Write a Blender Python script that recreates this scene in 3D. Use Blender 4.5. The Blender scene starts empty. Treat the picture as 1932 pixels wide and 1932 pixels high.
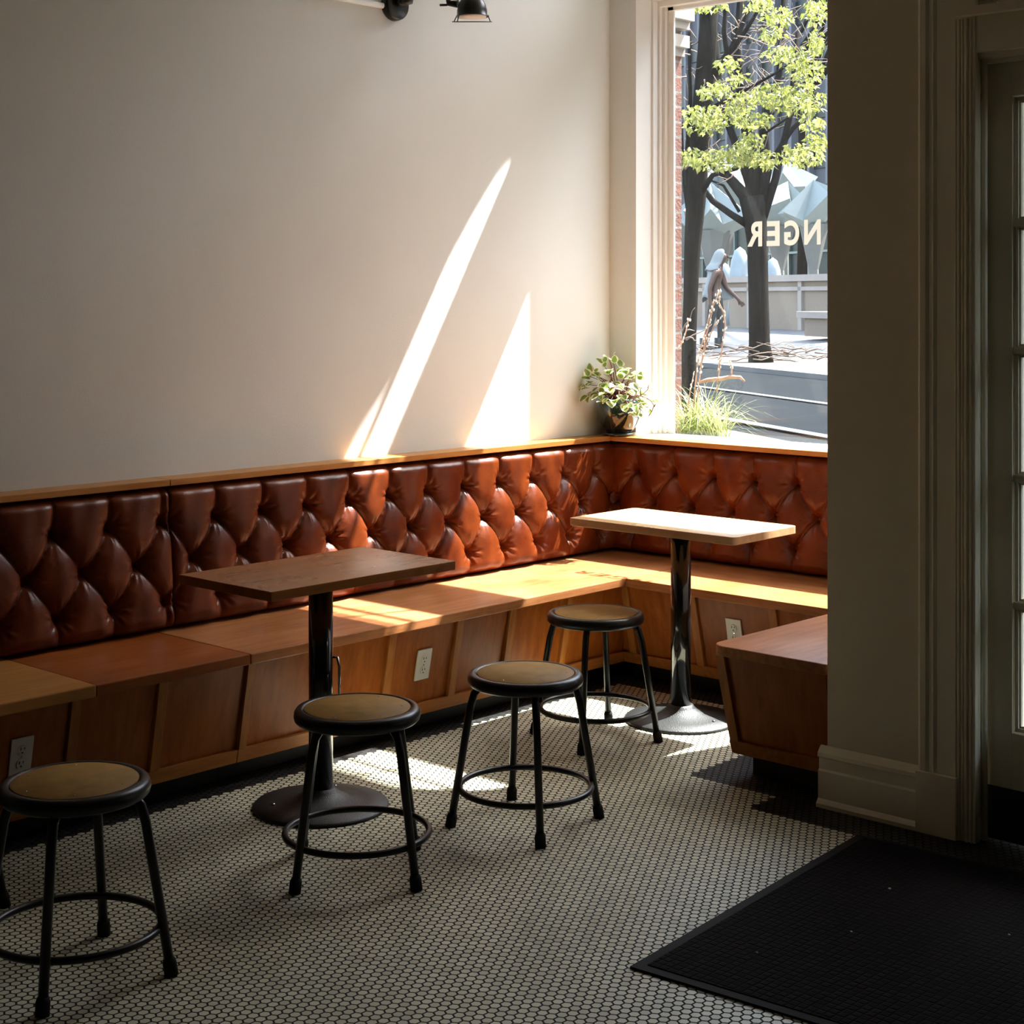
import bpy, bmesh, math, random
import numpy as np
from mathutils import Vector, Matrix
from math import sin, cos, pi, radians

random.seed(7); rng = np.random.default_rng(7)
scene = bpy.context.scene
COL = scene.collection

# ------------------------------------------------------------------ camera
F, HOR, YAW = 3070.24, 561.74, 0.7444
CAM = Vector((4.8401, -5.93, 1.5993))
cs, sn = cos(YAW), sin(YAW)
cd = bpy.data.cameras.new('camera'); cam = bpy.data.objects.new('camera', cd); COL.objects.link(cam)
cam.location = CAM; cam.rotation_euler = (pi/2, 0, YAW)
cd.sensor_width = 36; cd.lens = F/1932*36
cd.shift_y = -(966-HOR)/1932
cd.clip_start = .05; cd.clip_end = 400
scene.camera = cam

# ------------------------------------------------------------------ light
world = bpy.data.worlds.new('sky'); scene.world = world; world.use_nodes = True
nt = world.node_tree; nt.nodes.clear()
wo = nt.nodes.new('ShaderNodeOutputWorld'); bg = nt.nodes.new('ShaderNodeBackground')
sky = nt.nodes.new('ShaderNodeTexSky'); sky.sky_type = 'NISHITA'; sky.sun_disc = False
SUN = Vector((.27, .878, 1.44)).normalized()
sky.sun_elevation = math.asin(SUN.z); sky.sun_rotation = math.atan2(SUN.x, SUN.y)
sky.dust_density = 2.5; sky.ozone_density = .6
hs = nt.nodes.new('ShaderNodeHueSaturation'); hs.inputs['Saturation'].default_value = .75
nt.links.new(sky.outputs[0], hs.inputs['Color']); nt.links.new(hs.outputs[0], bg.inputs[0]); nt.links.new(bg.outputs[0], wo.inputs[0])
bg.inputs[1].default_value = .38
sl = bpy.data.lights.new('sun', 'SUN'); so = bpy.data.objects.new('sun', sl); COL.objects.link(so)
sl.energy = 10.0; sl.angle = radians(.53); sl.color = (1, .98, .96)
so.rotation_euler = SUN.to_track_quat('Z', 'Y').to_euler(); so.location = (3, 9, 14)
def portal(name, x0, x1, z0, z1, y):
    l = bpy.data.lights.new(name, 'AREA'); o = bpy.data.objects.new(name, l); COL.objects.link(o)
    l.shape = 'RECTANGLE'; l.size = x1-x0; l.size_y = z1-z0; l.cycles.is_portal = True
    o.location = ((x0+x1)/2, y, (z0+z1)/2); o.rotation_euler = (radians(-90), 0, 0)
portal('window_portal', .2, 1.95, .95, 2.98, .32)
portal('transom_portal', .2, 1.95, 3.6, 4.4, .34)
vs = scene.view_settings
vs.view_transform = 'Standard'; vs.look = 'None'; vs.exposure = 1.88; vs.gamma = 1; vs.use_curve_mapping = False
scene.cycles.max_bounces = 10; scene.cycles.diffuse_bounces = 5; scene.cycles.transparent_max_bounces = 12
scene.cycles.caustics_reflective = False; scene.cycles.caustics_refractive = False
scene.cycles.sample_clamp_indirect = 6
scene.cycles.use_denoising = True
try: scene.cycles.denoiser = 'OPENIMAGEDENOISE'
except Exception: pass

# ------------------------------------------------------------------ helpers
def at(u, v, Z):
    """a point of the place at depth Z metres, in line with a spot of the photograph"""
    X = (u-966)/F; W = (HOR-v)/F
    return Vector((CAM.x+Z*(X*cs-sn), CAM.y+Z*(X*sn+cs), CAM.z+Z*W))
def tag(o, label=None, cat=None, group=None, kind=None):
    if label: o['label'] = label
    if cat: o['category'] = cat
    if group: o['group'] = group
    if kind: o['kind'] = kind
    return o
def thing(name, label, cat, loc=(0, 0, 0), rz=0, group=None):
    o = bpy.data.objects.new(name, None); COL.objects.link(o)
    o.location = loc; o.rotation_euler = (0, 0, rz); o.empty_display_size = .1
    return tag(o, label, cat, group)
class MB:
    def __init__(s): s.v = []; s.f = []; s.sm = []
    def add(s, vs_, fs, smooth=False):
        b = len(s.v); s.v += [tuple(x) for x in vs_]
        s.f += [tuple(b+i for i in f) for f in fs]; s.sm += [smooth]*len(fs); return s
    def box(s, x0, x1, y0, y1, z0, z1):
        v = [(x, y, z) for z in (z0, z1) for y in (y0, y1) for x in (x0, x1)]
        return s.add(v, [(0, 2, 3, 1), (4, 5, 7, 6), (0, 1, 5, 4), (2, 6, 7, 3), (0, 4, 6, 2), (1, 3, 7, 5)])
    def prism(s, pts, d, smooth=False):
        """closed polygon of 3-D points extruded by vector d"""
        n = len(pts); p = [Vector(q) for q in pts]; d = Vector(d)
        v = p+[q+d for q in p]
        s.add(v, [tuple(range(n))[::-1], tuple(range(n, 2*n))])
        b = len(s.v)-2*n
        for i in range(n):
            j = (i+1) % n; s.f.append((b+i, b+j, b+n+j, b+n+i)); s.sm.append(smooth)
        return s
    def tube(s, path, r, n=10, caps=True, closed=False, smooth=True):
        P = [Vector(p) for p in path]; R = list(r) if isinstance(r, (list, tuple)) else [r]*len(P)
        R += [R[-1]]*(len(P)-len(R))
        m = len(P); v = []; prev = None
        for i in range(m):
            if closed: t = P[(i+1) % m]-P[i-1]
            else: t = P[min(i+1, m-1)]-P[max(i-1, 0)]
            t = t.normalized() if t.length > 1e-9 else Vector((0, 0, 1))
            if prev is None:
                a = Vector((0, 0, 1)) if abs(t.z) < .9 else Vector((1, 0, 0))
                x = t.cross(a).normalized()
            else:
                x = (prev-t*prev.dot(t)); x = x.normalized() if x.length > 1e-6 else t.orthogonal().normalized()
            prev = x; y = t.cross(x)
            for k in range(n):
                a = 2*pi*k/n; v.append(P[i]+(x*cos(a)+y*sin(a))*R[i])
        f = []
        for i in range(m if closed else m-1):
            j = (i+1) % m
            for k in range(n):
                l = (k+1) % n; f.append((i*n+k, i*n+l, j*n+l, j*n+k))
        s.add(v, f, smooth)
        if caps and not closed:
            b = len(s.v)-len(v)
            s.f.append(tuple(b+k for k in range(n))[::-1]); s.sm.append(False)
            s.f.append(tuple(b+(m-1)*n+k for k in range(n))); s.sm.append(False)
        return s
    def lathe(s, prof, n=40, c=(0, 0, 0), smooth=True, M=None):
        c = Vector(c); v = []
        for r, z in prof:
            for k in range(n):
                a = 2*pi*k/n; q = Vector((r*cos(a), r*sin(a), z))
                if M is not None: q = M @ q
                v.append(q+c)
        f = []
        for i in range(len(prof)-1):
            for k in range(n):
                l = (k+1) % n; f.append((i*n+k, i*n+l, (i+1)*n+l, (i+1)*n+k))
        if prof[0][0] > 1e-6: f.append(tuple(range(n))[::-1])
        if prof[-1][0] > 1e-6: f.append(tuple((len(prof)-1)*n+k for k in range(n)))
        return s.add(v, f, smooth)
    def build(s, name, mat, parent=None, bevel=0, loc=None, autosmooth=False):
        me = bpy.data.meshes.new(name); me.from_pydata([tuple(q) for q in s.v], [], s.f)
        me.polygons.foreach_set('use_smooth', s.sm)
        bm = bmesh.new(); bm.from_mesh(me)
        bmesh.ops.remove_doubles(bm, verts=bm.verts, dist=1e-6)
        bmesh.ops.recalc_face_normals(bm, faces=bm.faces)
        bm.to_mesh(me); bm.free()
        me.update()
        if mat: me.materials.append(mat)
        o = bpy.data.objects.new(name, me); COL.objects.link(o)
        if parent: o.parent = parent
        if loc: o.location = loc
        if bevel:
            b = o.modifiers.new('bevel', 'BEVEL'); b.width = bevel; b.segments = 2; b.limit_method = 'ANGLE'; b.angle_limit = radians(40)
        return o
def struct(mb, name, mat, parent=None, bevel=0):
    o = mb.build(name, mat, parent, bevel)
    if parent is None: o['kind'] = 'structure'
    return o
def dup(root, loc=None, rz=None, label=None, group=None):
    r = root.copy(); COL.objects.link(r)
    if loc is not None: r.location = loc
    if rz is not None: r.rotation_euler = (0, 0, rz)
    if label: r['label'] = label
    if group: r['group'] = group
    for ch in list(root.children):
        c = ch.copy(); COL.objects.link(c); c.parent = r
        for g in list(ch.children):
            d = g.copy(); COL.objects.link(d); d.parent = c
    return r

# ------------------------------------------------------------------ materials
class N:
    def __init__(s, name):
        s.m = bpy.data.materials.new(name); s.m.use_nodes = True
        s.t = s.m.node_tree; s.p = s.t.nodes['Principled BSDF']; s.out = s.t.nodes['Material Output']
    def n(s, typ, **kw):
        q = s.t.nodes.new(typ)
        for k, v in kw.items(): setattr(q, k, v)
        return q
    def l(s, a, b): s.t.links.new(a, b)
    def setp(s, **kw):
        for k, v in kw.items():
            q = s.p.inputs[k.replace('_', ' ')]
            q.default_value = (*v, 1) if isinstance(v, tuple) and len(v) == 3 else v
    def math(s, op, a, b=None, c=None):
        q = s.n('ShaderNodeMath', operation=op)
        for i, x in enumerate((a, b, c)):
            if x is None: continue
            if isinstance(x, (int, float)): q.inputs[i].default_value = x
            else: s.l(x, q.inputs[i])
        return q.outputs[0]
    def vmath(s, op, a, b=None):
        q = s.n('ShaderNodeVectorMath', operation=op)
        for i, x in enumerate((a, b)):
            if x is None: continue
            if isinstance(x, tuple): q.inputs[i].default_value = x
            else: s.l(x, q.inputs[i])
        return q
    def coord(s, scale=(1, 1, 1), rot=(0, 0, 0), kind='Object'):
        c = s.n('ShaderNodeTexCoord'); m = s.n('ShaderNodeMapping')
        m.inputs['Scale'].default_value = scale; m.inputs['Rotation'].default_value = rot
        s.l(c.outputs[kind], m.inputs[0]); return m.outputs[0]
    def noise(s, vec, scale, detail=4, rough=.55):
        q = s.n('ShaderNodeTexNoise'); q.inputs['Scale'].default_value = scale
        q.inputs['Detail'].default_value = detail; q.inputs['Roughness'].default_value = rough
        if vec is not None: s.l(vec, q.inputs['Vector'])
        return q.outputs['Fac']
    def ramp(s, fac, stops):
        q = s.n('ShaderNodeValToRGB'); e = q.color_ramp.elements
        while len(e) < len(stops): e.new(.5)
        for i, (p, c) in enumerate(stops): e[i].position = p; e[i].color = (*c, 1)
        s.l(fac, q.inputs[0]); return q.outputs[0]
    def bump(s, h, strength=.3, dist=.01):
        q = s.n('ShaderNodeBump'); q.inputs['Strength'].default_value = strength; q.inputs['Distance'].default_value = dist
        s.l(h, q.inputs['Height']); s.l(q.outputs[0], s.p.inputs['Normal'])
def plain(name, col, rough=.5, bump=0, bscale=60, metal=0, var=.06, vscale=8, spec=.5, coat=0):
    m = N(name); v = m.coord()
    a = tuple(max(0, c*(1-var)) for c in col); b = tuple(min(1, c*(1+var)) for c in col)
    m.l(m.ramp(m.noise(v, vscale), [(.3, a), (.7, b)]), m.p.inputs['Base Color'])
    m.setp(Roughness=rough, Metallic=metal)
    m.p.inputs['Specular IOR Level'].default_value = spec
    m.p.inputs['Coat Weight'].default_value = coat
    if bump: m.bump(m.noise(v, bscale, 6), bump, .004)
    return m.m
def wood(name, c0, c1, rough=.32, axis='Y', gscale=1., patch=0., nick=.7):
    m = N(name); sc = {'Y': (14, 1.1, 14), 'X': (1.1, 14, 14), 'Z': (14, 14, 1.3)}[axis]
    v = m.coord(tuple(q*gscale for q in sc)); v2 = m.coord((1, 1, 1))
    n1 = m.noise(v, 3.2, 9, .62); n2 = m.noise(v, 26, 3, .7); n3 = m.noise(v2, 3.1, 4)
    f = m.math('ADD', m.math('MULTIPLY', n1, .55), m.math('ADD', m.math('MULTIPLY', n2, .2), m.math('MULTIPLY', n3, .25+patch)))
    col = m.ramp(f, [(.36, c0), (.66, c1)])
    # scuffs and nicks
    sc2 = m.n('ShaderNodeTexVoronoi'); sc2.inputs['Scale'].default_value = 6
    m.l(m.coord((3, 9, 5), (.3, .5, .9)), sc2.inputs['Vector'])
    k = m.math('LESS_THAN', sc2.outputs['Distance'], .03)
    mx = m.n('ShaderNodeMixRGB'); mx.inputs[2].default_value = (c0[0]*.35, c0[1]*.3, c0[2]*.25, 1)
    m.l(m.math('MULTIPLY', k, nick), mx.inputs[0]); m.l(col, mx.inputs[1]); m.l(mx.outputs[0] if nick else col, m.p.inputs['Base Color'])
    m.l(m.math('ADD', m.math('MULTIPLY', n3, .25), rough-.1), m.p.inputs['Roughness'])
    if nick: m.bump(n2, .10, .001)
    m.p.inputs['Specular IOR Level'].default_value = .2

    return m.m
M = {}
M['wall'] = plain('wall_paint', (.785, .795, .76), .6, .12, 140, var=.02, vscale=2)
M['trim'] = plain('trim_paint', (.62, .59, .50), .38, .06, 40, var=.03)
M['pier'] = plain('pier_paint', (.74, .67, .48), .5, .12, 120, var=.03)
M['piertrim'] = plain('pier_trim_paint', (.86, .80, .60), .36, .05, 40, var=.03)
M['white'] = plain('white_window_paint', (.82, .80, .76), .42, .04, 60, var=.02)
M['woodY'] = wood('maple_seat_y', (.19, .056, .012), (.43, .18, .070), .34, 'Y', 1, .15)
M['woodred'] = wood('maple_seat_dark', (.16, .033, .006), (.31, .088, .018), .36, 'Y', 1, .15)  # darker, redder copy of the seat maple
M['woodX'] = wood('maple_seat_x', (.19, .056, .012), (.43, .18, .070), .34, 'X', 1, .15)
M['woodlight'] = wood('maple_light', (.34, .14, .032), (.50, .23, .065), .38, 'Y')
M['panel'] = wood('maple_panel', (.20, .047, .005), (.39, .115, .018), .36, 'Z', .8)
M['batten'] = wood('maple_batten', (.25, .08, .014), (.44, .17, .038), .4, 'Z', 1)
M['railY'] = wood('maple_rail_y', (.25, .08, .014), (.44, .17, .038), .4, 'Y', 1)
M['ledgeY'] = wood('ledge_y', (.37, .155, .035), (.56, .27, .08), .33, 'Y')
M['ledgeX'] = wood('ledge_x', (.37, .155, .035), (.56, .27, .08), .33, 'X')
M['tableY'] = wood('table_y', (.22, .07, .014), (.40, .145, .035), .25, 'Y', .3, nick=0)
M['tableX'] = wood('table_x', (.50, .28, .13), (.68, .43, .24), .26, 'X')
M['toe'] = plain('black_toe_kick', (.012, .012, .012), .6, .1, 30)
M['steel'] = plain('black_steel', (.008, .008, .0085), .33, .0, 60, spec=.32)
M['rubber'] = plain('black_rubber', (.009, .008, .007), .8, spec=.2)
M['iron'] = plain('cast_iron_black', (.015, .016, .016), .42, .5, 260, spec=.4)
M['polish'] = plain('black_gloss_pole', (.01, .01, .01), .12, 0, spec=.6, coat=.5)
M['chrome'] = plain('chrome', (.6, .6, .6), .18, metal=1)
M['masonite'] = plain('masonite', (.30, .165, .040), .6, .15, 220, spec=.15, var=.22, vscale=14)
M['plastic'] = plain('outlet_plastic', (.62, .60, .54), .35, var=.02)
M['dark'] = plain('slot_dark', (.02, .018, .015), .6)
M['ceiling'] = plain('ceiling_paint', (.55, .51, .45), .7)
M['backwall'] = plain('back_wall_paint', (.18, .155, .115), .6)

# leather
m = N('oxblood_leather'); v = m.coord()
n1 = m.noise(v, 7, 5); n2 = m.noise(v, 330, 3, .6); n3 = m.noise(m.coord((1, 1, 2.5)), 55, 5)
m.l(m.ramp(n1, [(.3, (.075, .0115, .0025)), (.7, (.165, .034, .006))]), m.p.inputs['Base Color'])
m.l(m.math('ADD', m.math('MULTIPLY', n3, .22), .20), m.p.inputs['Roughness'])
m.p.inputs['Specular IOR Level'].default_value = .33
m.bump(m.math('ADD', m.math('MULTIPLY', n2, .6), m.math('MULTIPLY', n3, .8)), .22, .0022)
M['leather'] = m.m

# glass: one thin pane, clear with a mirror-like surface and a film of dust
def glass(name, dust=.03, tint=(.95, .97, .96)):
    m = N(name); m.t.nodes.remove(m.p)
    tr = m.n('ShaderNodeBsdfTransparent'); tr.inputs[0].default_value = (*tint, 1)
    gl = m.n('ShaderNodeBsdfGlossy'); gl.inputs['Roughness'].default_value = .0
    ge = m.n('ShaderNodeNewGeometry')
    c_ = m.math('ABSOLUTE', m.vmath('DOT_PRODUCT', ge.outputs['Normal'], ge.outputs['Incoming']).outputs['Value'])
    fr = m.math('ADD', .018, m.math('MULTIPLY', .6, m.math('POWER', m.math('SUBTRACT', 1, c_), 5)))
    mx = m.n('ShaderNodeMixShader'); m.l(fr, mx.inputs[0])
    m.l(tr.outputs[0], mx.inputs[1]); m.l(gl.outputs[0], mx.inputs[2])
    df = m.n('ShaderNodeBsdfTranslucent'); df.inputs[0].default_value = (.8, .85, .85, 1)
    vor = m.n('ShaderNodeTexVoronoi'); vor.inputs['Scale'].default_value = 160
    m.l(m.coord(), vor.inputs['Vector'])
    sp = m.math('MULTIPLY', m.math('LESS_THAN', vor.outputs['Distance'], .07), .035)
    cl = m.math('MULTIPLY', m.noise(m.coord(), 4, 5), dust*2)
    mx2 = m.n('ShaderNodeMixShader'); m.l(m.math('ADD', sp, cl), mx2.inputs[0])
    m.l(mx.outputs[0], mx2.inputs[1]); m.l(df.outputs[0], mx2.inputs[2]); m.l(mx2.outputs[0], m.out.inputs[0])
    return m.m
M['glass'] = glass('window_glass', .0012)
M['doorglass'] = glass('door_glass', .01)

# floor: one-inch hexagon mosaic, black border
m = N('hex_mosaic'); P = .02582
tc = m.n('ShaderNodeTexCoord')
q = m.vmath('MULTIPLY', m.vmath('ADD', tc.outputs['Object'], (20, 20, 0)).outputs[0], (1/P, 1/P, 0)).outputs[0]
r = (1, 1.7320508, 1); h = (.5, .8660254, 0)
a = m.vmath('SUBTRACT', m.vmath('MODULO', q, r).outputs[0], h).outputs[0]
b = m.vmath('SUBTRACT', m.vmath('MODULO', m.vmath('ADD', q, h).outputs[0], r).outputs[0], h).outputs[0]
la = m.vmath('LENGTH', m.vmath('MULTIPLY', a, (1, 1, 0)).outputs[0]).outputs['Value']
lb = m.vmath('LENGTH', m.vmath('MULTIPLY', b, (1, 1, 0)).outputs[0]).outputs['Value']
sel = m.math('LESS_THAN', lb, la)
mixv = m.n('ShaderNodeMix', data_type='VECTOR'); m.l(sel, mixv.inputs[0]); m.l(a, mixv.inputs[4]); m.l(b, mixv.inputs[5])
g = mixv.outputs[1]
ga = m.vmath('ABSOLUTE', g).outputs[0]; sx = m.n('ShaderNodeSeparateXYZ'); m.l(ga, sx.inputs[0])
d = m.math('MAXIMUM', sx.outputs[0], m.math('ADD', m.math('MULTIPLY', sx.outputs[0], .5), m.math('MULTIPLY', sx.outputs[1], .8660254)))
cell = m.vmath('SUBTRACT', q, g).outputs[0]
cp = m.n('ShaderNodeSeparateXYZ'); m.l(m.vmath('SUBTRACT', m.vmath('MULTIPLY', cell, (P, P, 0)).outputs[0], (20, 20, 0)).outputs[0], cp.inputs[0])
X, Y = cp.outputs[0], cp.outputs[1]
def AND(a, b): return m.math('MULTIPLY', a, b)
def GT(a, b): return m.math('GREATER_THAN', a, b)
blk = m.math('MAXIMUM', m.math('LESS_THAN', X, .592), GT(Y, -.68))
blk = m.math('MAXIMUM', blk, AND(GT(X, 1.577), GT(Y, -1.528)))
blk = m.math('MAXIMUM', blk, AND(GT(X, 1.922), GT(Y, -1.682)))
wn = m.n('ShaderNodeTexWhiteNoise', noise_dimensions='3D')
m.l(m.vmath('FLOOR', m.vmath('MULTIPLY', m.vmath('ADD', cell, (.2, .2, 0)).outputs[0], (2, 1.1547, 1)).outputs[0]).outputs[0], wn.inputs[0])
wv = wn.outputs['Value']
dirt = m.noise(tc.outputs['Object'], 1.7, 6)
ivory = m.ramp(m.math('ADD', m.math('MULTIPLY', wv, .45), m.math('MULTIPLY', dirt, .55)), [(.2, (.44, .42, .30)), (.75, (.63, .60, .445))])
black = m.ramp(wv, [(0, (.012, .012, .012)), (1, (.03, .029, .028))])
mx = m.n('ShaderNodeMixRGB'); m.l(blk, mx.inputs[0]); m.l(ivory, mx.inputs[1]); m.l(black, mx.inputs[2])
gr = m.math('GREATER_THAN', d, .408)
mg = m.n('ShaderNodeMixRGB'); m.l(gr, mg.inputs[0]); m.l(mx.outputs[0], mg.inputs[1]); mg.inputs[2].default_value = (.010, .008, .004, 1)
m.l(mg.outputs[0], m.p.inputs['Base Color'])
m.l(m.math('SUBTRACT', .30, m.math('MULTIPLY', blk, .18)), m.p.inputs['Specular IOR Level'])
m.l(m.math('ADD', m.math('MULTIPLY', gr, .5), m.math('ADD', .28, m.math('MULTIPLY', dirt, .14))), m.p.inputs['Roughness'])
hh = m.math('SUBTRACT', 1, m.math('SMOOTH_MAX', m.math('SUBTRACT', d, .36), 0, .03))
hgt = m.math('ADD', m.math('MULTIPLY', m.math('MINIMUM', m.math('MULTIPLY', m.math('SUBTRACT', .5, d), 8), 1), 1), m.math('MULTIPLY', wv, .12))
m.bump(hgt, .35, .0012)
M['floor'] = m.m

# mat
m = N('ribbed_entrance_mat'); v = m.coord((1, 1, 1))
vo = m.n('ShaderNodeTexVoronoi', distance='CHEBYCHEV'); vo.inputs['Scale'].default_value = 45; vo.inputs['Randomness'].default_value = .12
m.l(v, vo.inputs['Vector'])
m.l(m.ramp(vo.outputs['Distance'], [(.15, (.0135, .010, .0098)), (.42, (.0035, .0022, .0022))]), m.p.inputs['Base Color'])
m.setp(Roughness=.85); m.p.inputs['Specular IOR Level'].default_value = .06; m.bump(m.math('SUBTRACT', 1, vo.outputs['Distance']), 1, .012)
M['mat'] = m.m

# brick
m = N('red_brick'); sxy = m.n('ShaderNodeSeparateXYZ'); m.l(m.coord(), sxy.inputs[0]); cxy = m.n('ShaderNodeCombineXYZ')
m.l(m.math('ADD', sxy.outputs[0], sxy.outputs[1]), cxy.inputs[0]); m.l(sxy.outputs[2], cxy.inputs[1]); v = cxy.outputs[0]
bt = m.n('ShaderNodeTexBrick'); bt.inputs['Scale'].default_value = 1; bt.inputs['Brick Width'].default_value = .21; bt.inputs['Row Height'].default_value = .075
bt.inputs['Mortar Size'].default_value = .006; bt.inputs['Color1'].default_value = (.15, .058, .04, 1); bt.inputs['Color2'].default_value = (.11, .042, .03, 1)
bt.inputs['Mortar'].default_value = (.14, .125, .115, 1)
m.l(v, bt.inputs['Vector']); m.l(bt.outputs['Color'], m.p.inputs['Base Color']); m.setp(Roughness=.85)
m.bump(m.math('ADD', m.math('MULTIPLY', bt.outputs['Fac'], -1), m.noise(v, 60)), .5, .01)
M['brick'] = m.m

# exterior
M['asphalt'] = plain('asphalt', (.009, .011, .013), .95, .4, 30, spec=.03, var=.15, vscale=3)
M['sidewalk'] = plain('sidewalk_concrete', (.12, .12, .118), .85, .2, 30, var=.1, vscale=2)
M['curb'] = plain('curb_granite', (.09, .09, .09), .8, .2, 30)
M['paver'] = plain('red_paver', (.10, .055, .05), .85, .3, 30)
M['paint'] = plain('road_paint', (.10, .103, .103), .8, .1, 30)
M['mulch'] = plain('mulch', (.07, .055, .045), .95, 1, 60, var=.5, vscale=50)
M['aggregate'] = plain('aggregate_concrete', (.21, .163, .123), .9, .9, 120, var=.22, vscale=60)
M['castconc'] = plain('cast_concrete', (.28, .24, .21), .85, .3, 40)
M['facade'] = plain('grey_facade', (.065, .065, .075), .7, .1, 5)
M['facadedark'] = plain('dark_facade_glass', (.012, .02, .02), .35, spec=.12)
M['canopywhite'] = plain('faceted_canopy_white', (.19, .22, .215), .45, var=.05)
M['canopygrey'] = plain('faceted_canopy_shaft', (.12, .12, .11), .7, .2, 20)
M['mist'] = plain('pale_blue_cover', (.19, .235, .26), .6, .4, 8, var=.08)
m = N('bark'); v = m.coord((1, 1, .18)); n1 = m.noise(v, 38, 8, .7); n2 = m.noise(m.coord(), 3)
m.l(m.ramp(m.math('ADD', m.math('MULTIPLY', n1, .8), m.math('MULTIPLY', n2, .25)), [(.35, (.005, .0045, .004)), (.72, (.022, .019, .016))]), m.p.inputs['Base Color'])
m.setp(Roughness=.95); m.p.inputs['Specular IOR Level'].default_value = .05; m.bump(n1, .9, .02); M['bark'] = m.m
M['twig'] = plain('twig', (.16, .11, .08), .8)
M['catkin'] = plain('catkin_bud', (.5, .48, .43), .8)
M['drift'] = plain('driftwood', (.30, .165, .11), .8, .5, 40, var=.25, vscale=40)
def leafmat(name, c0, c1, trans=.45, sc=3, edge=None):
    m = N(name); v = m.coord(); fac = m.noise(v, sc, 3)
    oi = m.n('ShaderNodeNewGeometry')
    f = m.math('ADD', m.math('MULTIPLY', fac, .5), m.math('MULTIPLY', oi.outputs['Random Per Island'], .5))
    col = m.ramp(f, [(.25, c0), (.75, c1)])
    if edge:
        at_ = m.n('ShaderNodeAttribute'); at_.attribute_name = 'rim'
        mxx = m.n('ShaderNodeMixRGB'); rr = m.math('GREATER_THAN', m.math('ADD', at_.outputs['Fac'], m.math('MULTIPLY', m.noise(v, 90), .5)), .84)
        m.l(rr, mxx.inputs[0]); m.l(col, mxx.inputs[1]); mxx.inputs[2].default_value = (*edge, 1); col = mxx.outputs[0]
    m.l(col, m.p.inputs['Base Color']); m.setp(Roughness=.5)
    tr = m.n('ShaderNodeBsdfTranslucent'); m.l(col, tr.inputs[0]); mx = m.n('ShaderNodeMixShader'); mx.inputs[0].default_value = trans
    m.l(m.p.outputs[0], mx.inputs[1]); m.l(tr.outputs[0], mx.inputs[2]); m.l(mx.outputs[0], m.out.inputs[0]); return m.m
M['leaf'] = leafmat('spring_leaf', (.13, .155, .018), (.33, .33, .10), .5, 2)
M['grass'] = leafmat('grass_blade', (.18, .24, .035), (.48, .48, .24), .45, 6)
M['hoya'] = leafmat('variegated_leaf', (.15, .24, .04), (.24, .36, .08), .35, 12, (.78, .74, .50))
M['pot'] = None
m = N('dark_green_glaze'); v = m.coord((1, 1, .35)); n1 = m.noise(v, 60, 5); n2 = m.noise(m.coord(), 14, 4)
ge = m.n('ShaderNodeSeparateXYZ'); tc = m.n('ShaderNodeTexCoord'); m.l(tc.outputs['Object'], ge.inputs[0])
f = m.math('ADD', m.math('MULTIPLY', ge.outputs[2], 3.6), m.math('MULTIPLY', n1, .4))
m.l(m.ramp(f, [(.45, (.004, .006, .006)), (.78, (.03, .06, .05))]), m.p.inputs['Base Color'])
m.setp(Roughness=.06); m.p.inputs['Coat Weight'].default_value = .6; m.bump(n2, .08, .004); M['pot'] = m.m
M['shade'] = plain('lamp_black', (.010, .012, .009), .28)
M['cream'] = plain('lamp_inside_cream', (.80, .68, .58), .4)
M['soil'] = plain('soil', (.04, .03, .02), .95, 1, 80)
M['letter'] = leafmat('window_vinyl', (.165, .147, .12), (.175, .156, .126), .75)

# ------------------------------------------------------------------ setting: shell
WX1 = 1.93                                   # right side of the window opening
ZC = 4.7
struct(MB().box(-.3, 9, -10, .3, -.12, 0), 'floor', M['floor'])
struct(MB().box(-.3, 9, -10, .6, ZC, ZC+.1), 'ceiling', M['ceiling'])
struct(MB().box(-.3, 0, -10, .3, 0, ZC), 'wall_left', M['wall'])
w = MB(); w.box(0, .158, .0, .30, 0, ZC); w.box(.158, WX1, 0, .30, 0, .935)
w.prism([(.158, 0, 2.99), (.158, .22, 2.99), (.158, .30, 3.055), (.158, .30, 3.31), (.158, 0, 3.31)], (WX1-.158, 0, 0)); w.box(WX1, 2.1, 0, .30, 0, ZC)
w.prism([(.158, 0, 4.45), (WX1, 0, 4.45), (WX1, 0, ZC), (.158, 0, ZC)], (0, .25, 0))
arch = [(.296, 3.60), (.296, 3.80), (.334, 3.90), (.385, 3.97), (.437, 4.02), (.53, 4.06), (.555, 4.10), (.605, 4.19), (.75, 4.26), (.944, 4.31), (1.4, 4.33), (1.75, 4.22), (1.90, 4.0), (WX1, 3.6)]  # unseen arched opening, added and shaped to cast the sun streaks
w.prism([(x, .26, z) for x, z in [(.158, 3.31), (.296, 3.31)]+arch[:1]+arch[1:-1]+[(WX1, 3.9), (WX1, ZC), (.158, ZC)]], (0, .04, 0))
struct(w, 'wall_back', M['wall'])
struct(MB().box(2.1, 2.22, -1.38, .30, 0, ZC), 'wall_vestibule', M['wall'])
w = MB(); w.box(2.1, 2.60, -1.49, -1.38, 0, ZC); w.box(2.60, 9, -1.49, -1.38, 2.95, ZC); w.box(3.62, 9, -1.49, -1.38, 0, 2.95)
struct(w, 'wall_right', M['pier'])
struct(MB().box(2.22, 5.2, -1.38, 1.3, 2.98, 3.1), 'ceiling_alcove', M['ceiling'])  # run out past the front as an unseen overhang to cut sky light
struct(MB().box(9, 9.2, -10, -1.38, 0, ZC), 'wall_far', M['backwall'])
struct(MB().box(-.3, 9.2, -10.2, -10, 0, ZC), 'wall_front', M['backwall'])

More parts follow.
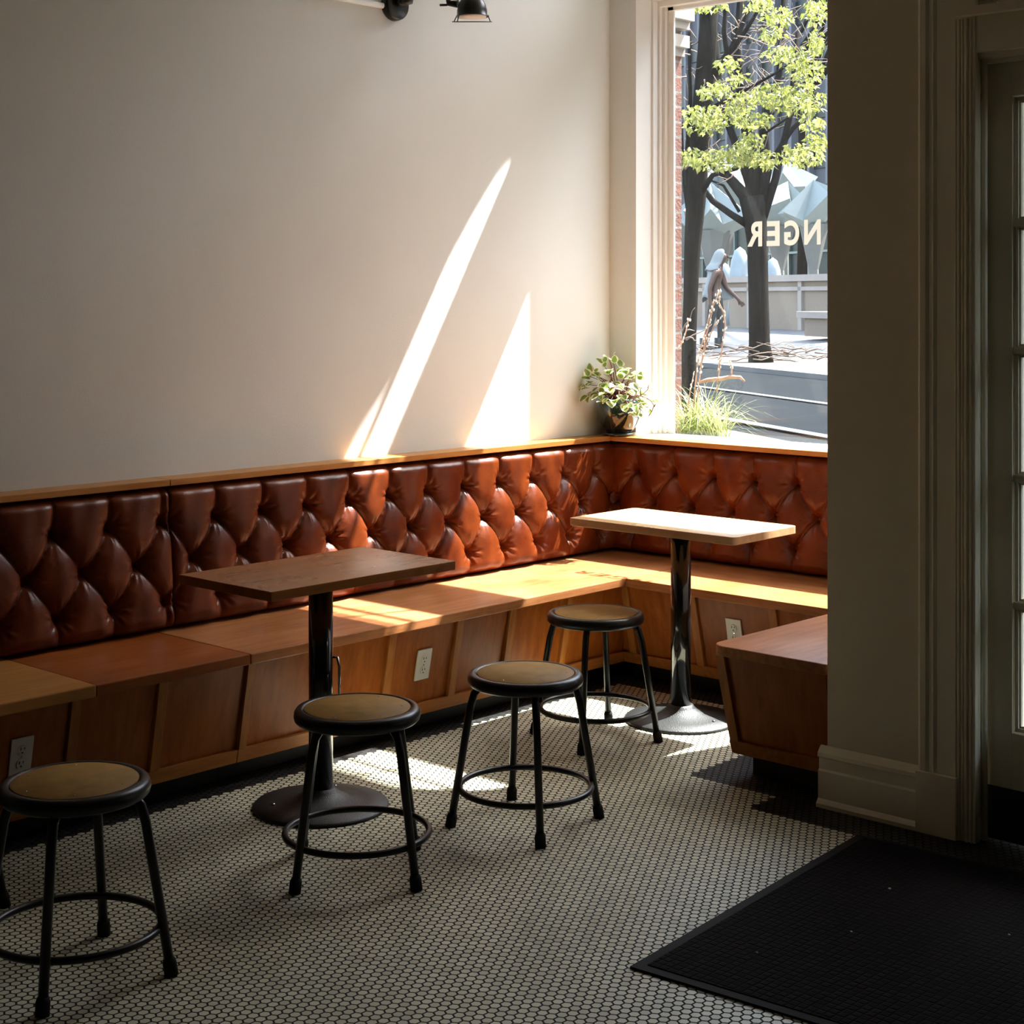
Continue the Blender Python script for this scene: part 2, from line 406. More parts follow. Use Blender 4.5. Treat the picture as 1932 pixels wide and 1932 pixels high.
# window: jambs, stops, glass; unseen transom added to shape the sun streaks
fr = MB()
fr.box(.1587, WX1-.002, -.002, .19, .936, .9635); fr.box(.130, .1585, -.0008, .15, .965, 2.99)  # first box: white sill standing in for overexposed sunlit wood
fr.box(.158, .170, .115, .150, .93, 2.99); fr.box(.158, .182, .150, .216, .93, 2.99)
fr.box(.182, .200, .168, .216, .93, 2.97); fr.box(.200, .2345, .186, .199, .93, 2.97)
fr.box(WX1-.02, WX1, .10, .285, .93, 2.99); fr.box(WX1-.05, WX1-.02, .15, .22, .93, 2.97)
fr.box(.182, WX1-.02, .150, .25, 2.962, 2.99); fr.box(.2, WX1-.03, .186, .215, 2.945, 2.965)
fr.box(.182, WX1-.02, .186, .25, .93, .952)
win = struct(fr, 'window_1', M['white'], bevel=.002)
MB().box(.229, WX1-.045, .198, .203, .945, 2.955).build('glass_pane', M['glass'], win)
t2 = MB(); t2.box(.158, WX1, .10, .18, 3.31, 3.335); t2.box(.158, .18, .1, .18, 3.31, 4.45); t2.box(WX1-.02, WX1, .1, .18, 3.31, 4.45)
t2.box(.18, WX1-.02, .19, .205, 3.855, 3.885); t2.box(.18, WX1-.02, .19, .205, 4.0, 4.012)  # bars added for the thin shadow lines across the sun patches
for k in range(1, 4): t2.box(.158+k*.45, .17+k*.45, .13, .15, 3.33, 4.45)
win2 = struct(t2, 'window_added_transom', M['white'])
struct(MB().prism([(-.02, -.004, .0), (.002, -.004, .0), (.002, -.004, .0)], (0, 0, .001)), 'trim_1', M['trim']) if False else None

# interior reveal edge of the wall corner is part of wall_back; baseboard and casing of the door
bb = MB()
prof = [(0, 0), (.030, 0), (.030, .012), (.022, .022), (.018, .026), (.018, .112), (.012, .118), (.012, .152), (.022, .158), (.020, .170), (.008, .184), (0, .190)]
bb.prism([(2.078, -1.49-y-.002, z) for y, z in prof], (.348, 0, 0))
bb.prism([(2.1-x-.002, -1.49-.002, z) for x, z in prof], (0, .05, 0))
struct(bb, 'baseboard_right', M['piertrim'])
cs_ = MB()
cs_.box(2.426, 2.610, -1.508, -1.49, 0, ZC); cs_.box(2.424, 2.556, -1.524, -1.49, 0, .183)
cs_.prism([(2.426, -1.508, .183), (2.434, -1.514, .183), (2.452, -1.514, .183), (2.462, -1.508, .183)], (0, 0, ZC-.183))
cs_.prism([(2.470, -1.508, .183), (2.476, -1.512, .183), (2.488, -1.508, .183)], (0, 0, ZC-.183))
for x_, r_ in ((2.548, .0035), (2.559, .005), (2.570, .0035), (2.583, .006), (2.597, .004)):
    cs_.tube([(x_, -1.508, 0 if x_ > 2.556 else .183), (x_, -1.508, 2.42)], r_, 8)
cs_.box(2.566, 2.606, -1.50, -1.38, 0, 2.32); cs_.tube([(2.600, -1.485, 0), (2.600, -1.485, 2.3)], .012); cs_.tube([(2.612, -1.455, 0), (2.612, -1.455, 2.3)], .010)
cs_.box(2.575, 3.62, -1.505, -1.38, 2.318, 2.44); cs_.box(2.56, 3.62, -1.53, -1.5, 2.425, 2.45)
cs_.box(2.60, 3.62, -1.49, -1.42, 2.302, 2.32); cs_.box(2.60, 3.62, -1.46, -1.41, 2.292, 2.304)
cs_.box(3.55, 3.62, -1.52, -1.38, 0, 2.95)
struct(cs_, 'trim_1', M['piertrim'], bevel=.002)
# door leaf with panes, y=-1.40
def sash(name, x0, x1, z0, z1, cols, rows, stile, top, bot, y0, y1, kick=0):
    f = MB(); f.box(x0, x0+stile, y0, y1, z0, z1); f.box(x1-stile, x1, y0, y1, z0, z1)
    f.box(x0+stile, x1-stile, y0, y1, z0, z0+bot); f.box(x0+stile, x1-stile, y0, y1, z1-top, z1)
    gx0, gx1, gz0, gz1 = x0+stile, x1-stile, z0+bot, z1-top
    pw = (gx1-gx0)/cols; ph = (gz1-gz0)/rows; mb = MB(); gl = MB()
    for i in range(1, cols): f.box(gx0+i*pw-.012, gx0+i*pw+.012, y0+.006, y1-.006, gz0, gz1)
    for j in range(1, rows): f.box(gx0, gx1, y0+.005, y1-.005, gz0+j*ph-.011, gz0+j*ph+.011)
    for i in range(cols):
        for j in range(rows):
            a0, a1, b0, b1 = gx0+i*pw+.004, gx0+(i+1)*pw-.004, gz0+j*ph+.004, gz0+(j+1)*ph-.004
            for w_, yy in ((.010, y0+.010), (.016, y0+.016)):
                f.box(a0, a0+w_, yy, y1-.008, b0, b1); f.box(a1-w_, a1, yy, y1-.008, b0, b1)
                f.box(a0, a1, yy, y1-.008, b0, b0+w_); f.box(a0, a1, yy, y1-.008, b1-w_, b1)
    o = struct(f, name, M['piertrim'], bevel=.0015)
    MB().box(gx0-.005, gx1+.005, (y0+y1)/2-.002, (y0+y1)/2+.002, gz0-.005, gz1+.005).build('glass_pane', M['doorglass'], o)
    return o
door = sash('door_1', 2.612, 3.55, .16, 2.290, 3, 5, .078, .100, .165, -1.435, -1.395)
MB().box(2.612, 3.55, -1.437, -1.397, .004, .160).build('kick_plate', M['toe'], door)
tb = sash('window_3', 2.566, 3.55, 2.452, 2.95, 3, 1, .075, .06, .030, -1.47, -1.43)
MB().box(2.60, 2.665, -1.482, -1.468, 2.454, 2.464).build('hinge_leaf', M['piertrim'], tb)

# ------------------------------------------------------------------ outside ground and buildings
S_ = Vector((.857, -.515, 0)); Nn = Vector((.515, .857, 0))
def st(a, n, z): return S_*a+Nn*n+Vector((0, 0, z))
def slab(name, a0, a1, n0, n1, z0, z1, mat, th=.1):
    b = MB(); p = [st(a0, n0, z0), st(a1, n0, z0), st(a1, n1, z1), st(a0, n1, z1)]
    b.prism(p, (0, 0, -th)); return struct(b, name, mat)
slab('ground_sidewalk_far', -70, 30, 8.3, 13, .66, 1.02, M['sidewalk'])
slab('ground_road', -70, 30, 2.45, 6.62, .585, .60, M['asphalt'])
slab('ground_curb_far', -70, 30, 6.62, 7.0, .665, .665, M['curb'])
slab('ground_bed', -70, 30, 7.0, 8.3, .665, .665, M['mulch'])
slab('ground_paver_band', -70, -.9, 2.2, 2.45, .60, .60, M['paver'])
gs = MB(); gs.prism([(-.0, .62, .55), (-8, .62, .55), st(-16, 2.2, .6), st(-.9, 2.2, .6)], (0, 0, -.1)); struct(gs, 'ground_sidewalk_near', M['sidewalk'])
struct(MB().box(2.22, 9, -1.38, 3, -.1, -.005), 'ground_alcove', M['asphalt'])
slab('ground_beyond', -90, 60, 13, 70, 1.0, 1.0, M['sidewalk'])
pm = MB()
for n_, w_ in ((4.55, .05), (2.86, .06)):
    pm.prism([st(-30, n_-w_, .608), st(10, n_-w_, .608), st(10, n_+w_, .608), st(-30, n_+w_, .608)], (0, 0, -.006))
struct(pm, 'ground_paint', M['paint'])
# retaining wall with framed aggregate panels
def stbox(mb, a0, a1, n0, n1, z0, z1):
    mb.prism([st(a0, n0, z0), st(a1, n0, z0), st(a1, n1, z0), st(a0, n1, z0)], (0, 0, z1-z0))
rw = thing('retaining_wall', 'long low wall of tan aggregate concrete panels across the street', 'wall', st(-24, 12.2, .98))
def rel(o, par):
    o.parent = par; o.matrix_parent_inverse = Matrix.Translation(-Vector(par.location)); return o
mb = MB(); stbox(mb, -48, 6, 12.1, 12.4, .9, 2.0); rel(mb.build('wall_body', M['aggregate']), rw)
mb = MB(); stbox(mb, -48, 6, 12.0, 12.5, 1.93, 2.06); rel(mb.build('coping', M['castconc']), rw)
mb = MB(); stbox(mb, -48, 6, 12.04, 12.1, 1.74, 1.82)
for a in np.arange(-46.6, 6, 2.42): stbox(mb, a, a+.16, 12.04, 12.1, .95, 1.93)
rel(mb.build('frame_ribs', M['castconc']), rw)
bn = thing('concrete_bench', 'pale concrete slab bench in front of the tan wall', 'bench', at(1548, 620, 29))
p = at(1546, 594, 29)
def sbox(mb, c, hx, hn, hz):
    c = Vector(c); mb.prism([c-S_*hx-Nn*hn-Vector((0, 0, hz)), c+S_*hx-Nn*hn-Vector((0, 0, hz)), c+S_*hx+Nn*hn-Vector((0, 0, hz)), c-S_*hx+Nn*hn-Vector((0, 0, hz))], (0, 0, 2*hz))
mb = MB(); sbox(mb, p+S_*.3, .62, .3, .06); rel(mb.build('seat', M['castconc'], bevel=.01), bn)
mb = MB(); sbox(mb, p+S_*.36-Vector((0, 0, .22)), .5, .22, .16); rel(mb.build('base', M['aggregate']), bn)

# far building, glazed lower storey, faceted canopies
tb_ = thing('office_building', 'grey concrete building filling the view beyond the canopies', 'building', st(-60, 44, 1))
mb = MB(); stbox(mb, -110, 40, 44, 46, 1, 25); rel(mb.build('facade', M['facade']), tb_)
mb = MB()
for z in (6.5, 9.6, 12.7, 15.8, 18.9): stbox(mb, -110, 40, 43.9, 44.02, z, z+1.5)
rel(mb.build('window_band', M['facadedark']), tb_)
mb = MB()
for k in range(60): stbox(mb, -110+k*2.5, -110+k*2.5+.35, 43.6, 44, 1, 25)
rel(mb.build('fins', plain('facade_fin', (.11, .11, .125), .7)), tb_)
lb_ = thing('glass_pavilion', 'dark glazed pavilion behind the tan wall under the canopies', 'building', st(-40, 24, 1))
mb = MB(); stbox(mb, -60, 10, 24, 30, 1, 5.6); rel(mb.build('glazing', M['facadedark']), lb_)
mb = MB()
for k in range(45): stbox(mb, -60+k*1.6, -60+k*1.6+.07, 23.9, 24, 1, 5.6)
stbox(mb, -60, 10, 23.85, 24, 3.2, 3.28)
rel(mb.build('mullions', plain('mullion', (.10, .14, .14), .4, metal=.6)), lb_)
# faceted canopies: many-sided folded white roofs on splayed grey shafts
canopy = []
def canopy_at(u, v, Z, r, seed, ulab):
    rr = random.Random(seed); c = at(u, v, Z)
    t = thing('faceted_canopy', ulab, 'canopy', (c.x, c.y, 1.0), 0, 'faceted canopies across the street')
    base = c.z-1.0; n = 7; mb = MB(); R1 = []; R2 = []
    for k in range(n):
        a = 2*pi*k/n+rr.uniform(-.2, .2)
        R1.append(Vector((cos(a)*r*rr.uniform(.85, 1.2), sin(a)*r*rr.uniform(.85, 1.2), base+rr.uniform(-.25, .35)*r)))
        a += pi/n
        R2.append(Vector((cos(a)*r*.62, sin(a)*r*.62, base+rr.uniform(-.5, .1)*r)))
    top = Vector((rr.uniform(-.2, .2)*r, rr.uniform(-.2, .2)*r, base+.75*r)); low = Vector((0, 0, base-.75*r))
    for k in range(n):
        l = (k+1) % n
        for tri in ((R1[k], R2[k], top), (R2[k], R1[l], top), (R1[k], low, R2[k]), (R2[k], low, R1[l])): mb.add(tri, [(0, 1, 2)])
    mb.build('folded_roof', M['canopywhite'], t)
    MB().tube([(0, 0, 0), (0, 0, (base-.7*r)*.6), (0, 0, base-.45*r)], [.16*r, .14*r, .42*r], 7, smooth=False).build('shaft', M['canopygrey'], t)
CAN = [(1345, 400, 29, .75, 1, 'white faceted canopy left of the forked tree trunk'), (1365, 350, 32, .8, 2, 'white faceted canopy highest left of the forked trunk'),
       (1470, 395, 30, .70, 3, 'white faceted canopy with a spike just right of the forked trunk'), (1480, 345, 33, .6, 4, 'white pointed canopy just under the lowest green leaves'),
       (1535, 392, 28, .65, 5, 'white faceted canopy cut off by the pier edge')]
for c_ in CAN: canopy_at(c_[0], c_[1], c_[2]+10, c_[3]*1.32, c_[4], c_[5])
for u, v, Z, w_, h_, lab in ((1396, 474, 36, .26, .2, 'pale blue draped mound showing beside the tree trunk'), (1368, 500, 38, .20, .1, 'low pale blue draped heap behind the hooded walker'), (1458, 492, 36, .22, .15, 'pale blue draped mound right of the tree trunk')):
    c = at(u, v, Z); g = 1.0; H_ = c.z+h_*.5-g; p_ = [(w_*1.15, 0), (w_*1.1, H_*.3), (w_*.95, H_*.62), (w_*.75, H_*.82), (w_*.45, H_*.95), (0, H_)]
    o = MB().lathe(p_, 16).build('draped_mound', M['mist'], None, loc=(c.x, c.y, g)); tag(o, lab, 'cover', 'pale draped mounds behind the tan wall')
    o.rotation_euler = (0, 0, u)

# brick pier outside the left of the window, with its stone cap
bp = thing('brick_pier', 'narrow red brick pier outside at the left edge of the window', 'pier', (-.3, .42, .55))
rel(MB().box(-.9, -.042, .36, .62, .55, 2.97).build('brickwork', M['brick']), bp)
mb = MB()
for k, (z0, z1, o_) in enumerate(((2.80, 2.84, .02), (2.84, 2.90, .05), (2.93, 2.97, .05), (2.97, 3.10, .08))): mb.box(-.9, -.042+o_, .36, .62, z0, z1)
rel(mb.build('capital', M['castconc']), bp)

# ------------------------------------------------------------------ trees
def tree(name, label, trunk, branches, foliage, rnd, nl, leafsize, twigs=None):
    base = Vector(trunk[0][0]); t = thing(name, label, 'tree', base)
    mb = MB(); mb.tube([Vector(p)-base for p, r in trunk], [r for p, r in trunk], 12); mb.build('trunk', M['bark'], t)
    mb = MB()
    for br in branches: mb.tube([Vector(p)-base for p, r in br], [r for p, r in br], 7)
    mb.build('branches', M['bark'], t)
    mb = MB(); rr = random.Random(rnd)
    if twigs:
        for (u0, v0, u1, v1, Z, n_) in twigs:
            for _ in range(n_):
                u = rr.uniform(u0, u1); v = rr.uniform(v0, v1); z = Z+rr.uniform(-.8, .8); q = [at(u, v, z)-base]
                du, dv = rr.uniform(-14, 18), rr.uniform(-16, 6)
                for i in range(4): u += du+rr.uniform(-5, 5); v += dv+rr.uniform(-5, 5); q.append(at(u, v, z)-base)
                mb.tube(q, [.006, .005, .004, .003, .002], 4)
        mb.build('twigs', M['twig'], t)['kind'] = 'stuff'
    if foliage:
        vs_ = []; fs = []
        for (u, v, du, dv, Z) in foliage:
            n_ = int(nl*du*dv/400)
            for _ in range(n_):
                a = rr.uniform(0, 2*pi); q = rr.random()**.6
                z = Z+rr.uniform(-.45, .45); c = at(u+du*q*cos(a), v+dv*q*sin(a), z)-base
                ls = leafsize*rr.uniform(.6, 1.25)
                d = Vector((rr.gauss(0, 1), rr.gauss(0, 1), -abs(rr.gauss(.9, .7)))).normalized()
                s_ = d.cross(Vector((rr.gauss(0, 1), rr.gauss(0, 1), rr.gauss(0, 1)))).normalized(); nn = d.cross(s_)
                b = len(vs_); w_ = ls*.24
                vs_ += [c, c+d*ls*.45+s_*w_+nn*w_*.3, c+d*ls, c+d*ls*.45-s_*w_+nn*w_*.3, c+d*ls*.5]
                fs += [(b, b+1, b+4), (b+1, b+2, b+4), (b+2, b+3, b+4), (b+3, b, b+4)]
        MB().add(vs_, fs).build('foliage', M['leaf'], t)
    return t
Z1 = 11.6
def P(u, v, r, Z): return (at(u, v, Z), r)
b0 = at(1297, 812, Z1)
tree('street_tree', 'leaning street tree with pale green spring leaves close outside the window',
     [P(1294, 830, .075, Z1), P(1297, 740, .06, Z1), P(1300, 640, .052, Z1), P(1303, 560, .052, Z1), P(1306, 470, .058, Z1), P(1312, 390, .07, Z1), P(1318, 300, .075, Z1), P(1326, 200, .075, Z1), P(1334, 100, .07, Z1), P(1342, -60, .06, Z1)],
     [[P(1312, 380, .03, Z1), P(1345, 330, .018, Z1-.1), P(1390, 318, .014, Z1-.3), P(1420, 290, .009, Z1-.4), P(1440, 265, .005, Z1-.4)],
      [P(1300, 420, .02, Z1), P(1295, 300, .016, Z1), P(1302, 190, .014, Z1), P(1300, 60, .012, Z1)],
      [P(1322, 250, .03, Z1), P(1350, 150, .024, Z1+.1), P(1395, 60, .018, Z1+.2), P(1430, -20, .012, Z1+.2)],
      [P(1330, 160, .03, Z1), P(1372, 102, .022, Z1-.1), P(1366, 60, .018, Z1-.1), P(1372, -20, .015, Z1-.1)],
      [P(1375, 104, .02, Z1), P(1412, 50, .015, Z1), P(1436, 10, .012, Z1)],
      [P(1330, 210, .02, Z1), P(1390, 180, .012, Z1-.2), P(1460, 140, .009, Z1-.4), P(1530, 95, .006, Z1-.4)],
      [P(1432, 258, .010, Z1), P(1465, 205, .008, Z1), P(1482, 165, .005, Z1)],
      [P(1430, 260, .010, Z1), P(1490, 220, .008, Z1), P(1550, 178, .005, Z1)],
      [P(1305, 460, .012, Z1), P(1290, 350, .01, Z1), P(1286, 230, .008, Z1)]],
     [(1330, 8, 42, 14, 11), (1430, 6, 30, 14, 11.2), (1470, 28, 32, 18, 10.6), (1538, 18, 22, 26, 10.4), (1456, 62, 26, 14, 10.7), (1540, 78, 16, 26, 10.5),
      (1482, 100, 42, 18, 10.4), (1520, 130, 38, 22, 10.6), (1374, 120, 24, 14, 10.8), (1392, 146, 18, 11, 10.6), (1350, 168, 34, 16, 10.6), (1308, 213, 26, 16, 10.8), (1352, 215, 44, 20, 10.5),
      (1400, 190, 30, 20, 10.6), (1455, 180, 40, 26, 10.3), (1515, 185, 42, 32, 10.3), (1535, 232, 24, 14, 10.3), (1420, 225, 36, 16, 10.2), (1415, 262, 26, 14, 10.4), (1330, 238, 40, 14, 10.6),
      (1345, 300, 60, 20, 10.3), (1400, 288, 42, 20, 10.3), (1450, 300, 34, 16, 10.4), (1515, 290, 42, 22, 10.4), (1540, 262, 18, 18, 10.4), (1300, 292, 18, 16, 10.6)],
     3, 95, .046, [(1290, 20, 1400, 330, 12.0, 60), (1380, 20, 1540, 200, 12.6, 70), (1285, 560, 1300, 700, 11.0, 4)])
Z2 = 23.6
tree('street_tree', 'dark forked tree across the street behind the painted window lettering',
     [P(1436, 690, .19, Z2), P(1433, 650, .155, Z2), P(1431, 560, .145, Z2), P(1429, 460, .15, Z2), P(1424, 410, .17, Z2), P(1420, 370, .18, Z2)],
     [[P(1418, 415, .12, Z2), P(1405, 370, .10, Z2), P(1375, 335, .07, Z2), P(1340, 310, .05, Z2), P(1300, 260, .03, Z2)],
      [P(1412, 425, .06, Z2), P(1380, 405, .05, Z2), P(1345, 380, .045, Z2), P(1322, 350, .04, Z2), P(1310, 320, .03, Z2)],
      [P(1420, 400, .13, Z2), P(1420, 300, .10, Z2), P(1400, 200, .08, Z2), P(1390, 90, .06, Z2), P(1400, -40, .05, Z2)],
      [P(1428, 400, .11, Z2), P(1445, 320, .09, Z2), P(1440, 240, .07, Z2), P(1470, 140, .05, Z2), P(1480, -20, .04, Z2)],
      [P(1436, 420, .07, Z2), P(1462, 340, .06, Z2), P(1490, 220, .05, Z2), P(1505, 60, .03, Z2)],
      [P(1425, 380, .08, Z2), P(1395, 290, .06, Z2), P(1360, 200, .05, Z2), P(1350, 60, .04, Z2)],
      [P(1395, 400, .025, Z2), P(1365, 350, .02, Z2), P(1340, 340, .015, Z2)],
      [P(1440, 330, .05, Z2), P(1490, 250, .04, Z2), P(1540, 190, .03, Z2)]],
     None, 5, 0, 0, [(1330, 0, 1550, 300, 23.6, 60)])
# an added tree behind the canopies; its unseen high crown shades the far pavement
tp = at(1512, 560, 44.5); tp.z = 1.0; tt = thing('added_shade_tree', 'thin dark trunk of an added tree, its unseen crown shading the far pavement', 'tree', tp)
cc = st(-21.0, 15.2, 10.9)-tp
mb = MB(); mb.tube([(0, 0, 0), (.05, 0, 3), (-.05, .1, 6), cc+Vector((.4, 0, -.6))], [.16, .13, .11, .07], 10); mb.build('trunk', M['bark'], tt)
mb = MB(); rr = random.Random(9)
for k in range(7): mb.tube([Vector((-.03, .06, 5.5+.4*k)), cc*.6+Vector((rr.uniform(-1, 1), rr.uniform(-.5, .5), 3.6)), cc+S_*rr.uniform(-3, 3)+Nn*rr.uniform(-.9, .9)], [.06, .04, .015], 6)
mb.build('branches', M['bark'], tt)
vs_ = []; fs = []
for k in range(5200):
    q = Vector((rr.gauss(0, 1), rr.gauss(0, 1), rr.gauss(0, 1))).normalized()*rr.random()**.45
    c = cc+S_*q.x*4.6+Nn*q.y*1.35+Vector((0, 0, q.z*.95)); d = Vector((rr.gauss(0, 1), rr.gauss(0, 1), rr.gauss(0, .6))).normalized(); s_ = d.cross(Vector((0, .3, 1))).normalized()
    b = len(vs_); vs_ += [c, c+d*.09+s_*.045, c+d*.19, c+d*.09-s_*.045]; fs.append((b, b+1, b+2, b+3))
MB().add(vs_, fs).build('foliage', M['leaf'], tt)
# fallen brush by the far kerb
mb = MB(); rr = random.Random(11); bc = at(1490, 672, 23.8)
for k in range(46):
    u = rr.uniform(1330, 1545); v = rr.uniform(655, 684); z = rr.uniform(23.2, 24.4); q = [at(u, v, z)-bc]
    du = rr.choice((-1, 1))*rr.uniform(8, 22)
    for i in range(5): u += du; v += rr.uniform(-7, 4); q.append(at(u, min(v, 685), z)-bc)
    mb.tube(q, [.012, .01, .009, .006, .003], 4)
o = mb.build('brush_pile', M['twig'], None, loc=bc); tag(o, 'tangle of bare brown twigs on the ground around the far tree', 'brush', kind='stuff')

# ------------------------------------------------------------------ planter outside the window
gx = at(1335, 810, 7.75)
pl = thing('window_planter', 'planter of pale variegated grass outside against the window sill', 'planter', (gx.x, gx.y, .55))
mb = MB(); mb.box(-.20, .42, -.16, .16, 0, .31); mb.build('trough', M['castconc'], pl, bevel=.01)
mb = MB(); mb.box(-.18, .40, -.14, .14, .29, .325); mb.build('soil', M['soil'], pl)
mb = MB(); rr = random.Random(2)
def blade(mb, b, ang, L, lean, w):
    d = Vector((cos(ang), sin(ang), 0)); s_ = Vector((-sin(ang), cos(ang), 0)); pts = []
    for i in range(7):
        t = i/6; h_ = L*(t-.55*lean*t*t*t); r_ = L*lean*.75*t*t
        ww = w*(1-t)**.6; c = Vector(b)+d*r_+Vector((0, 0, h_)); pts += [c-s_*ww, c+s_*ww]
    mb.add(pts, [(2*i, 2*i+1, 2*i+3, 2*i+2) for i in range(6)], True)
for k in range(420):
    q = rr.random()**.8; a = rr.uniform(0, 2*pi)
    blade(mb, (-.02+cos(a)*q*.13, sin(a)*q*.08, .31), rr.uniform(0, 2*pi), rr.uniform(.22, .46), rr.uniform(.3, 1.3), .0032)
for k in range(90):
    blade(mb, (rr.uniform(.08, .22), rr.uniform(-.08, .08), .31), rr.uniform(0, 2*pi), rr.uniform(.05, .13), rr.uniform(.3, 1.2), .006)
mb.build('grass', M['grass'], pl)
wl = thing('willow_twigs', 'tall budding pussy willow twigs standing in the planter', 'twigs', (gx.x, gx.y, .87))
def W(u, v): return at(u, v, 7.75)-Vector((gx.x, gx.y, .87))
mb = MB(); bd = MB()
for path in ([(1312, 800), (1318, 730), (1324, 680), (1333, 630), (1343, 590), (1348, 566)], [(1306, 800), (1312, 725), (1318, 672), (1330, 628), (1340, 590), (1350, 568), (1357, 549)], [(1355, 700), (1362, 660), (1368, 615), (1365, 590), (1355, 568), (1346, 567)], [(1322, 690), (1335, 640), (1350, 612), (1360, 600)],
             [(1357, 566), (1358, 555), (1358, 547)], [(1352, 740), (1357, 700), (1362, 675)], [(1292, 800), (1302, 740), (1310, 700)], [(1381, 715), (1380, 692), (1377, 680)], [(1283, 655), (1293, 630), (1300, 600)]):
    pts = [W(*q) for q in path]; mb.tube(pts, [.004]+[.0032]*(len(pts)-2)+[.0016], 6)
    for i in range(len(pts)-1):
        for j in range(5):
            c = pts[i].lerp(pts[i+1], rr.random())+Vector((rr.gauss(0, .004), rr.gauss(0, .004), 0)); bd.lathe([(0, -.007), (.0035, -.002), (.0035, .003), (0, .008)], 6, c)
mb.build('stems', M['drift'], wl); bd.build('buds', M['catkin'], wl)['kind'] = 'stuff'
dw = MB(); dw.tube([W(1318, 722), W(1335, 717), W(1360, 715), W(1380, 711), W(1397, 712), W(1405, 720)], [.006, .010, .011, .009, .008, .004], 8)
o = dw.build('driftwood', M['drift'], None, loc=(gx.x, gx.y, .87)); tag(o, 'curved tan driftwood stick lying over the planter grass', 'driftwood')

# ------------------------------------------------------------------ walker across the street
fw = Vector((cs, sn, 0)); tw = Vector((sn, -cs, 0)); pg = at(1349, 661, 28.6); pg.z = .655
walker = thing('person', 'person walking right in a pale sleeveless hood with bare chest and dark trousers', 'person', pg)
def L(f_, n_, z): return fw*f_+tw*n_+Vector((0, 0, z))
def skinmesh(name, verts, edges, radii, mat, parent, sub=2, root=0):
    me = bpy.data.meshes.new(name); me.from_pydata([tuple(v) for v in verts], edges, []); me.update()
    o = bpy.data.objects.new(name, me); COL.objects.link(o); o.parent = parent
    o.modifiers.new('skin', 'SKIN')
    if not me.skin_vertices:
        bpy.context.view_layer.objects.active = o
        bm = bmesh.new(); bm.from_mesh(me); bm.verts.layers.skin.verify(); bm.to_mesh(me); bm.free()
    for i, r_ in enumerate(radii):
        sv = me.skin_vertices[0].data[i]; sv.radius = r_ if isinstance(r_, tuple) else (r_, r_); sv.use_root = (i == root)
    s_ = o.modifiers.new('sub', 'SUBSURF'); s_.levels = sub; s_.render_levels = sub
    me.materials.append(mat); return o
M['skin'] = plain('brown_skin', (.085, .045, .032), .5, var=.1)
M['skinhand'] = M['skin']
M['jersey'] = plain('pale_grey_jersey', (.22, .24, .24), .85, .3, 60)
M['trouser'] = plain('dark_trousers', (.03, .035, .035), .8)
M['boot'] = plain('black_boots', (.012, .014, .014), .5)
V = [L(.01, 0, .94), L(.0, 0, 1.08), L(.03, 0, 1.26), L(.05, 0, 1.40), L(.07, 0, 1.50), L(.10, 0, 1.58), L(.135, 0, 1.65), L(.14, 0, 1.74),
     L(-.01, .17, 1.40), L(-.12, .20, 1.12), L(-.11, .20, .88), L(-.09, .20, .80),
     L(.12, -.17, 1.40), L(.22, -.18, 1.13), L(.41, -.15, .94), L(.46, -.14, .885),
     L(-.03, .09, .88), L(-.10, .10, .50), L(-.18, .10, .12), L(-.06, .10, .05),
     L(.06, -.09, .88), L(.12, -.09, .50), L(.10, -.09, .12), L(.24, -.09, .05)]
Ed = [(0, 1), (1, 2), (2, 3), (3, 4), (4, 5), (5, 6), (6, 7), (3, 8), (8, 9), (9, 10), (10, 11), (3, 12), (12, 13), (13, 14), (14, 15), (0, 16), (16, 17), (17, 18), (18, 19), (0, 20), (20, 21), (21, 22), (22, 23)]
Rr = [(.13, .10), (.12, .09), (.13, .10), (.13, .09), .055, .06, .092, .07, .062, .045, .032, .035, .062, .045, .032, .035, .085, .055, .04, .035, .085, .055, .04, .035]
# fingers
def hand(V, Ed, Rr, wrist, d, side):
    d = d.normalized(); s_ = d.cross(side).normalized()
    for k in range(4):
        off = s_*(k-1.5)*.02; b = len(V)
        V.append(V[wrist]+d*.05+off); V.append(V[wrist]+d*(.085+.008*(1.5-abs(k-1.5)))+off+side*.01); V.append(V[wrist]+d*(.11)+off+side*.028)
        Ed += [(wrist, b), (b, b+1), (b+1, b+2)]; Rr += [.011, .009, .007]
    b = len(V); V.append(V[wrist]+d*.02-s_*.04+side*.01); V.append(V[wrist]+d*.055-s_*.055+side*.02); Ed += [(wrist, b), (b, b+1)]; Rr += [.012, .009]
hand(V, Ed, Rr, 11, Vector((0, 0, -1))+fw*.3, fw); hand(V, Ed, Rr, 15, fw*.6+Vector((0, 0, -.8)), -tw)
skinmesh('body', V, Ed, Rr, M['skin'], walker)
# face details
mb = MB()
nose = L(.235, 0, 1.655); mb.tube([L(.215, 0, 1.69), nose, L(.215, 0, 1.64)], [.012, .02, .012], 8); mb.build('nose', M['skin'], walker)
mb = MB(); mb.lathe([(0, -.03), (.012, -.02), (.014, 0), (.01, .025), (0, .03)], 8, L(.12, .095, 1.66)); mb.build('ear', M['skin'], walker); mb = MB(); mb.lathe([(0, -.03), (.012, -.02), (.014, 0), (.01, .025), (0, .03)], 8, L(.12, -.095, 1.66)); mb.build('ear', M['skin'], walker)
mb = MB(); mb.tube([L(.215, -.025, 1.605), L(.232, 0, 1.605), L(.215, .025, 1.605)], .009, 6)
mb.build('mouth', M['skin'], walker)
for s_ in (-1, 1): MB().lathe([(0, -.012), (.012, 0), (0, .012)], 8, L(.215, s_*.032, 1.685)).build('eye', M['dark'], walker)
